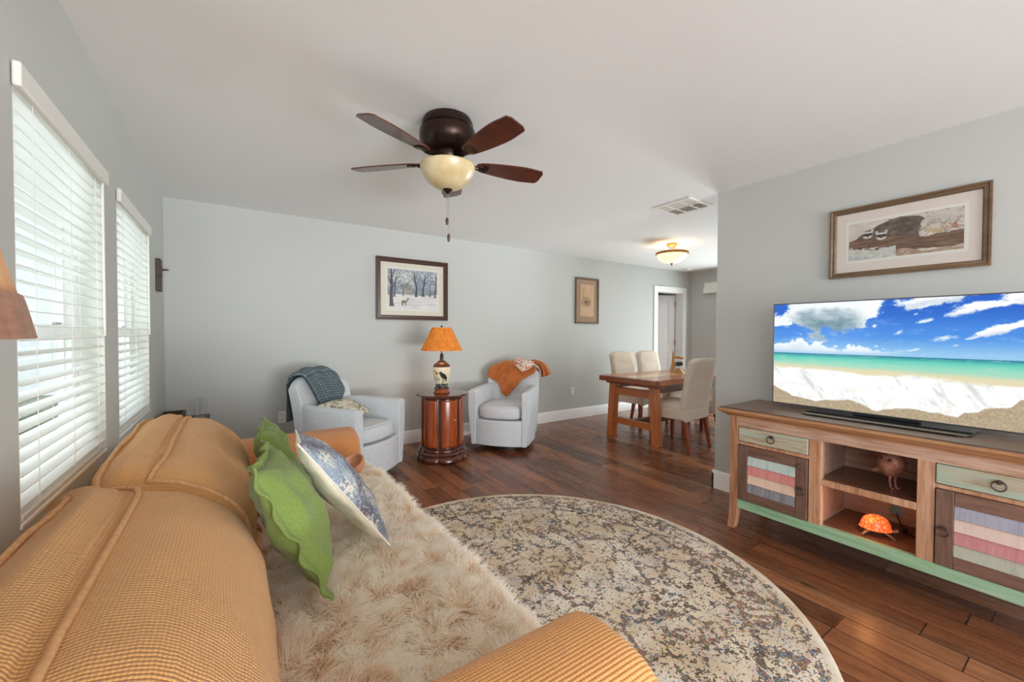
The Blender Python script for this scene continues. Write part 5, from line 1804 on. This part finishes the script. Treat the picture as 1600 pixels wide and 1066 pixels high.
pw = thing('power_cord', 'dark power cord with inline switch from the cable hole in the stand back', 'cord', (3.0, 0.60, 0.204))
PW = Matrix.Translation((-3.0, -0.60, -0.204))
g = G(); g.tube(crom([(3.158, HY, HZ - 0.022), (3.125, HY - 0.008, HZ - 0.026), (3.08, HY - 0.03, 0.226), (3.04, HY - 0.055, 0.2095), (3.0, 0.61, 0.2085), (2.95, 0.55, 0.2085)], 8), 0.0032, 8); g.build('cable', M_BLACK, pw, M=PW)
g = G(); g.ellipsoid((3.03, HY - 0.062, 0.2145), (0.020, 0.010, 0.009), 14, 8, 0.6); g.build('switch', M_BLACK, pw, M=PW)

# ------------------------------------------------------------------ television
tv = thing('television', 'wide flat television showing a sunny beach, standing on the reclaimed wood stand', 'television', (3.0, 0.725, 0.803))
TVW, TVH = 1.145, 0.655
TVZ = 0.826
def cl(u, t, cx, cy, rx, ry, slope, seed, rag=0.55, soft=0.35):
    """one ragged cumulus: 0..1 cover and a local height"""
    x = (u - cx); y = t - cy - slope * x
    q = fb2(u * 9 + seed, t * 6 - u * 3 * slope, seed, 7, 0.55)
    d = math.hypot(x / rx, y / ry * (1.0 if y > 0 else 1.25)) - rag * q
    return ss(1.0 - d, 0.0, soft), y / ry, q
SHORE = [(0.0, 0.68), (0.056, 0.76), (0.106, 0.84), (0.209, 0.885), (0.283, 0.85), (0.36, 0.80), (0.413, 0.86), (0.455, 0.93), (0.475, 0.94), (0.50, 0.90), (0.554, 0.84), (0.638, 0.848), (0.69, 0.862), (0.745, 0.885), (0.764, 0.80), (0.805, 0.78), (0.825, 0.71), (0.895, 0.67), (0.921, 0.55), (1.0, 0.52)]
def beach(u, v):
    a = u * 1.78
    hz = 0.515
    if v > hz:
        t = (v - hz) / (1 - hz)
        c = mixc((150, 200, 236), (74, 142, 226), ss(t, 0.0, 0.40)); c = mixc(c, (36, 98, 200), ss(t, 0.35, 0.9))
        wsp = fb2(a * 5, t * 9, 21.0, 6, 0.5)
        c = mixc(c, (196, 218, 240), 0.30 * ss(wsp, 0.25, 0.9) * (1 - 0.5 * t))
        for (cx, cy, rx, ry, sl, sd) in ((0.63, 0.92, 0.075, 0.15, 0.7, 3), (0.70, 1.04, 0.16, 0.17, 0.6, 5), (0.84, 0.84, 0.135, 0.12, 0.9, 8), (0.94, 0.98, 0.10, 0.13, 0.7, 11), (0.865, 0.47, 0.095, 0.085, 1.2, 14), (1.0, 0.66, 0.05, 0.07, 0.8, 17)):
            k, y, q = cl(u, t, cx, cy, rx, ry, sl, sd)
            c = mixc(c, mixc((250, 251, 252), (206, 216, 228), ss(0.2 - y + 0.6 * q, 0.2, 1.3)), k)
        for (cx, cy, rx, ry, sd) in ((0.705, 0.33, 0.045, 0.07, 4), (0.735, 0.21, 0.022, 0.028, 6), (0.545, 0.41, 0.020, 0.05, 9), (0.455, 0.52, 0.012, 0.05, 12), (0.63, 0.60, 0.03, 0.045, 15), (0.605, 0.73, 0.008, 0.014, 18), (0.79, 0.34, 0.02, 0.03, 23), (0.60, 0.12, 0.025, 0.018, 25)):
            k, y, q = cl(u, t, cx, cy, rx, ry, 0.9, sd, 0.7, 0.7)
            c = mixc(c, (238, 243, 248), k * 0.92)
        # big grey-bellied cloud
        q = fb2(a * 4.2, t * 3.2, 3.0, 7, 0.55)
        d = math.hypot((u - 0.28) / (0.235 if u < 0.28 else 0.225), (t - 1.0) / 0.68) - 0.30 * q
        k = ss(1.0 - d, 0.0, 0.16)
        belly = ss(1.02 - math.hypot((u - 0.27) / 0.21, (t - 0.62 + 0.16 * u) / 0.38) + 0.25 * q, 0.1, 1.0)
        body = mixc((236, 241, 243), (92, 126, 144), belly ** 0.6 * (0.9 + 0.25 * fb2(a * 7, t * 9, 8.0, 5, 0.5)))
        body = mixc(body, (246, 249, 250), ss(u + 0.05 * q, 0.37, 0.48))
        c = mixc(c, body, k)
        k, y, q = cl(u, t, 0.02, 0.66, 0.06, 0.14, 0.0, 31, 0.8, 0.4)
        c = mixc(c, (240, 244, 247), k)
        q = fb2(a * 11, t * 7, 40.0, 6, 0.55)
        top = 0.19 + 0.17 * math.exp(-((u - 0.135) / 0.045) ** 2) - 0.26 * max(0, u - 0.2) + 0.10 * q
        c = mixc(c, mixc((206, 222, 238), (250, 251, 252), ss(t, 0.03, max(0.06, top))), ss(top - t, 0.0, 0.05) * ss(0.62 - u, 0.0, 0.2) * (0.35 + 0.65 * ss(t, 0.01, 0.07)))
        return c
    w = (hz - v) / hz
    n = fb2(a * 7, w * 40, 1.0, 6, 0.5); n2 = fb2(a * 3.2, w * 9, 6.0, 5, 0.5)
    if w < 0.012: return (36, 108, 150)
    c = mixc((44, 146, 160), (104, 206, 186), ss(w, 0.01, 0.09))
    c = mixc(c, (156, 218, 194), ss(w + 0.012 * n, 0.07, 0.19))
    c = mixc(c, (226, 216, 178), ss(w + 0.012 * n, 0.16 + 0.05 * u, 0.26 + 0.05 * u))
    c = mixc(c, (196, 220, 190), 0.35 * ss(n, 0.2, 0.8) * ss(0.3 - w, 0, 0.1))
    fo0 = 0.255 + 0.09 * u + 0.035 * n2
    edge = SHORE[-1][1]
    for (ua, wa), (ub, wb) in zip(SHORE, SHORE[1:]):
        if u <= ub:
            edge = wa + (wb - wa) * max(0.0, (u - ua) / (ub - ua)); break
    edge += 0.016 * fb2(a * 14, 0.3, 52.0, 4, 0.8)
    sand = mixc((202, 184, 154), (158, 140, 116), 0.5 + 0.55 * fb2(a * 90, w * 60, 2.0, 3, 0.3))
    st = fb2(a * 16 - w * 5, w * 5 - a * 5, 4.0, 6, 0.5)
    foam = mixc((251, 251, 251), (214, 218, 216), ss(st, 0.0, 0.9))
    foam = mixc(foam, (224, 212, 186), 0.35 * ss(fb2(a * 9, w * 6, 60.0, 5, 0.5), 0.35, 0.9) * ss(w, 0.45, 0.7))
    c = mixc(c, foam, ss(w, fo0, fo0 + 0.05))
    c = mixc(c, (182, 166, 140), ss(w, edge - 0.008, edge + 0.002))
    c = mixc(c, sand, ss(w, edge, edge + 0.014))
    return c
M_TVPIC = paint_mat('television_picture', 0.15, 1.0, 0.0)
def flip(u, v): return beach(u, v)
g = dense(300, 170, TVW - 0.012, TVH - 0.012, flip)
scr = g.build('screen', M_TVPIC, tv, smooth=0)
scr.rotation_euler = (0, 0, -PI / 2); scr.location = (-0.0155, (TVW - 0.012) / 2, TVZ - 0.803 + 0.006)
g = G(); g.box(-0.014, 0.012, -TVW / 2, TVW / 2, 0.023, 0.023 + TVH); 
for a in ((-TVW / 2, TVW / 2, 0.023, 0.029), (-TVW / 2, TVW / 2, 0.017 + TVH, 0.023 + TVH), (-TVW / 2, -TVW / 2 + 0.006, 0.029, 0.017 + TVH), (TVW / 2 - 0.006, TVW / 2, 0.029, 0.017 + TVH)): g.box(-0.019, -0.014, *a)
g.build('bezel', plain('dark_bezel', RGB(92, 92, 96), 0.35, 0.6), tv, bevel=0.002)
g = G(); g.box(0.012, 0.045, -TVW * 0.32, TVW * 0.32, 0.06, 0.42); g.build('rear_housing', M_BLACK, tv, bevel=0.012)
g = G(); g.box(-0.012, 0.03, -0.14, 0.14, 0.008, 0.05); g.build('neck', M_BLACK, tv, bevel=0.004)
g = G(); g.prism(rrect(-0.195, 0.10, -0.345, 0.345, 0.05, 6), 0.0, 0.009, 'z'); 
M_GLOSSBLACK = Mt('gloss_black', (0.01, 0.01, 0.011, 1), 0.06, 0, 0.6)
g.build('stand_base', M_GLOSSBLACK, tv, bevel=0.002)

# ------------------------------------------------------------------ dining table, chairs and lamp
def hick(name, a, b, axis): return wood(name, a, b, 0.28, 0.7, axis, coat=0.35, contrast=1.1)
M_DT_RED = hick('hickory_board', RGB(140, 74, 34), RGB(200, 122, 70), 'x')
M_DT_PALE = hick('pale_board', RGB(206, 164, 116), RGB(236, 204, 162), 'x')
M_DT_END = hick('breadboard_end', RGB(92, 46, 22), RGB(172, 92, 46), 'y')
M_DT_EDGE = hick('dark_edge', RGB(70, 48, 38), RGB(124, 92, 74), 'x')
M_DT_LEG = hick('orange_leg', RGB(172, 92, 46), RGB(206, 128, 76), 'z')
M_DT_RAIL = hick('orange_rail', RGB(164, 88, 44), RGB(200, 122, 70), 'y')
TX0, TX1, TY0, TY1, TZ = 3.80, 5.82, 2.84, 3.66, 0.762
dn = thing('dining_table', 'thick topped hickory trestle dining table under the ceiling light', 'table', (4.775, 3.25, 0))
DM = Matrix.Translation((-4.775, -3.25, 0))
def db(name, mat, *boxes, bevel=0.005, parent=None):
    g = G()
    for b in boxes: g.box(*b)
    return g.build(name, mat, parent or dn, bevel=bevel, M=DM)
yy = TY0
for k, (wd, mt) in enumerate(((0.17, M_DT_RED), (0.14, M_DT_RED), (0.20, M_DT_PALE), (0.15, M_DT_RED), (0.16, M_DT_RED))):
    db('top_board', mt, (TX0 + 0.11, TX1 - 0.11, yy, yy + wd - 0.0008, TZ - 0.062, TZ), bevel=0.002); yy += wd
for xa in (TX0, TX1 - 0.11): db('breadboard_end', M_DT_END, (xa, xa + 0.1095, TY0 - 0.004, TY1 + 0.004, TZ - 0.066, TZ + 0.0005), bevel=0.010)
db('apron', M_DT_EDGE, (TX0 + 0.22, TX1 - 0.22, TY0 + 0.08, TY0 + 0.11, TZ - 0.16, TZ - 0.062), (TX0 + 0.22, TX1 - 0.22, TY1 - 0.11, TY1 - 0.08, TZ - 0.16, TZ - 0.062))
for xa in (3.915, 5.60):
    for ya, s in ((2.90, 1), (3.53, -1)):
        g = G(); d = 0.022 * s
        g.hexa([(xa, ya - d, 0), (xa + 0.095, ya - d, 0), (xa + 0.095, ya + 0.085 - d, 0), (xa, ya + 0.085 - d, 0)],
               [(xa, ya + d, TZ - 0.062), (xa + 0.095, ya + d, TZ - 0.062), (xa + 0.095, ya + 0.085 + d, TZ - 0.062), (xa, ya + 0.085 + d, TZ - 0.062)])
        g.build('leg', M_DT_LEG, dn, bevel=0.004, M=DM)
    for z0, z1 in ((0.53, 0.62), (0.17, 0.245)):
        g = G(); g.box(xa + 0.02, xa + 0.075, 2.96, 3.555, z0, z1)
        r_ = g.build('stretcher', M_DT_RAIL, dn, bevel=0.003, M=DM)
    db('beam', M_DT_END, (xa - 0.01, xa + 0.105, 2.87, 3.64, TZ - 0.10, TZ - 0.066))
db('long_stretcher', M_DT_EDGE, (4.0, 5.62, 3.22, 3.30, 0.17, 0.245))

M_CHAIR_LEG = wood('chair_leg_wood', RGB(122, 56, 28), RGB(172, 92, 54), 0.35, 1.0, 'z')
def dining_chair(label, loc, rz):
    """local +x is the front; origin on the floor under the seat centre"""
    t = thing('dining_chair', label, 'chair', loc, rz, 'slipcovered chairs at the dining table')
    g = G(); g.ellipsoid((0.02, 0, 0.44), (0.235, 0.238, 0.065), 40, 18, 0.28)
    g.build('seat', M_CANVAS, t, smooth=180)
    # tall back with a soft top edge
    g = G()
    def bk(u, w):
        a = 2 * PI * u; b = w
        e = 0.30
        z = 0.40 + 0.61 * b
        k = 1.0 if b < 0.93 else math.sqrt(max(0.0, 1 - ((b - 0.93) / 0.07) ** 2)) * 0.35 + 0.65
        k = k if b > 0 else 1
        lean = -0.11 * b ** 1.3
        x = -0.205 + lean + 0.045 * spw(math.cos(a), e) * k + 0.010 * fbm(b * 4, a, 3, 2)
        y = (0.238 - 0.006 * b) * spw(math.sin(a), e) * (k if b > 0.93 else 1) + 0.004 * fbm(b * 6, a, 8, 2)
        z = z + 0.008 * math.sin(a * 2 + 1) * (1 if b > 0.9 else 0)
        return (x, y, z)
    g.grid(bk, 48, 30, wu=True)
    g.f.append(tuple(i * 31 + 30 for i in range(48))); g.f.append(tuple(reversed([i * 31 for i in range(48)])))
    g.build('backrest', M_CANVAS, t, smooth=70)
    # skirt of the slipcover with a wavy hem
    g = G()
    def sk(u, w):
        a = 2 * PI * u; e = 0.22
        x = 0.0 + (0.255) * spw(math.cos(a), e) - 0.002; y = 0.242 * spw(math.sin(a), e)
        hem = 0.325 + 0.012 * math.sin(a * 4 + 0.6)
        z = 0.44 + (hem - 0.44) * w
        k = 1 + 0.02 * w + 0.010 * w * math.sin(a * 9)
        return (x * k, y * k, z)
    g.grid(sk, 96, 8, wu=True); g.build('skirt', M_CANVAS, t, smooth=180, solid=0.004)
    for sx in (-1, 1):
        for sy in (-1, 1):
            g = G()
            x0, x1 = sx * 0.205, sx * 0.205 + (-0.075 if sx < 0 else 0.0)
            y0, y1 = sy * 0.20, sy * 0.20
            def sq(x, y, z, h): return [(x - h, y - h, z), (x + h, y - h, z), (x + h, y + h, z), (x - h, y + h, z)]
            g.hexa(sq(x1, y1, 0.0, 0.016), sq(x0, y0, 0.39, 0.024)); g.build('leg', M_CHAIR_LEG, t, bevel=0.003)
    return t
dc = dining_chair('linen covered dining chair on the near side, broad back turned to the camera', (4.285, 2.88, 0), PI / 2)
for lb_, x, y, rz in (('linen covered dining chair on the near side, mostly hidden behind the wall corner', 4.93, 2.885, PI / 2),
                      ('linen covered dining chair across the table, at the end nearer the armchairs', 4.72, 3.80, -PI / 2),
                      ('linen covered dining chair across the table, the one in front of the doorway', 5.30, 3.80, -PI / 2)):
    c = copy_tree(dc); c.location = (x, y, 0); c.rotation_euler = (0, 0, rz); c['label'] = lb_
# carved wooden animal on the table
M_CARVE = wood('carved_oak', RGB(176, 120, 66), RGB(220, 172, 112), 0.45, 2.0, 'z')
ca = thing('carved_animal', 'carved wooden animal figure holding a dark bottle on the dining table', 'figurine', (4.86, 3.27, TZ + 0.002), math.radians(-35))
g = G()
g.tube([(-0.085, 0, 0.0), (-0.075, 0, 0.05), (-0.055, 0, 0.11), (-0.06, 0, 0.17), (-0.055, 0, 0.215)], [0.016, 0.022, 0.028, 0.020, 0.018], 12)
g.tube([(-0.055, 0, 0.205), (0.0, 0, 0.208), (0.06, 0, 0.196), (0.072, 0, 0.190)], [0.020, 0.018, 0.016, 0.010], 12)
g.build('body', M_CARVE, ca, smooth=60)
g = G(); g.lathe([(0, 0), (0.062, 0), (0.060, 0.012), (0.045, 0.035), (0.030, 0.060), (0, 0.062)], 20, (0.01, 0, 0)); g.build('pedestal', M_CARVE, ca)
g = G(); g.tube([(-0.056, 0, 0.212), (-0.060, 0, 0.25), (-0.058, 0, 0.285)], [0.018, 0.014, 0.010], 10); g.build('head', M_CARVE, ca)
g = G(); g.tube([(-0.02, 0, 0.115), (0.02, 0, 0.12), (0.055, 0, 0.124)], [0.030, 0.030, 0.026], 14); g.build('bottle', plain('dark_label', RGB(60, 60, 76), 0.3), ca)

# semi-flush ceiling light, lit
cl = thing('ceiling_light', 'lit brass ceiling light with a frosted bowl above the dining table', 'ceiling light', (4.68, 3.25, H))
M_BRASS = plain('antique_brass', RGB(176, 122, 62), 0.3, 0.8)
g = G(); g.lathe([(0, 0), (0.068, 0), (0.070, -0.018), (0.055, -0.034), (0.03, -0.040), (0, -0.040)], 32); g.build('canopy', M_BRASS, cl, smooth=40)
for k in range(3):
    a = 2 * PI * k / 3 + 0.5
    g = G(); g.tube(crom([(0.032 * math.cos(a), 0.032 * math.sin(a), -0.036), (0.036 * math.cos(a), 0.036 * math.sin(a), -0.07), (0.07 * math.cos(a), 0.07 * math.sin(a), -0.105)], 5), 0.006, 8); g.build('arm', M_BRASS, cl)
g = G(); g.tube([(0, 0, -0.04), (0, 0, -0.12)], 0.006, 8); g.build('stem', M_BRASS, cl)
g = G(); g.lathe([(0.175, -0.118), (0.198, -0.112), (0.203, -0.125), (0.198, -0.14), (0.175, -0.140), (0.175, -0.118)], 48); g.build('rim', M_BRASS, cl, smooth=50)
frost = Mt('lit_frosted_glass', RGB(255, 238, 206), 0.5)
frost.set('Emission Color', RGB(255, 226, 176)); frost.set('Emission Strength', 1.15)
g = G(); g.lathe([(max(0, p.x), p.y) for p in crom([(0.188, -0.132, 0), (0.178, -0.165, 0), (0.145, -0.205, 0), (0.095, -0.235, 0), (0.04, -0.248, 0), (0, -0.25, 0)], 4)], 48); bl = g.build('bowl', frost, cl, smooth=60)
g = G(); g.lathe([(0, -0.246), (0.022, -0.248), (0.022, -0.256), (0.010, -0.264), (0.006, -0.28), (0, -0.282)], 18); g.build('finial', M_BRASS, bl)
dl = bpy.data.lights.new('dining_bulb', 'POINT'); dl.energy = 2.4; dl.color = (1.0, 0.86, 0.66); dl.shadow_soft_size = 0.06
dlo = bpy.data.objects.new('dining_bulb', dl); COL.objects.link(dlo); dlo.location = (4.68, 3.25, H - 0.105)
bpy.context.view_layer.update()
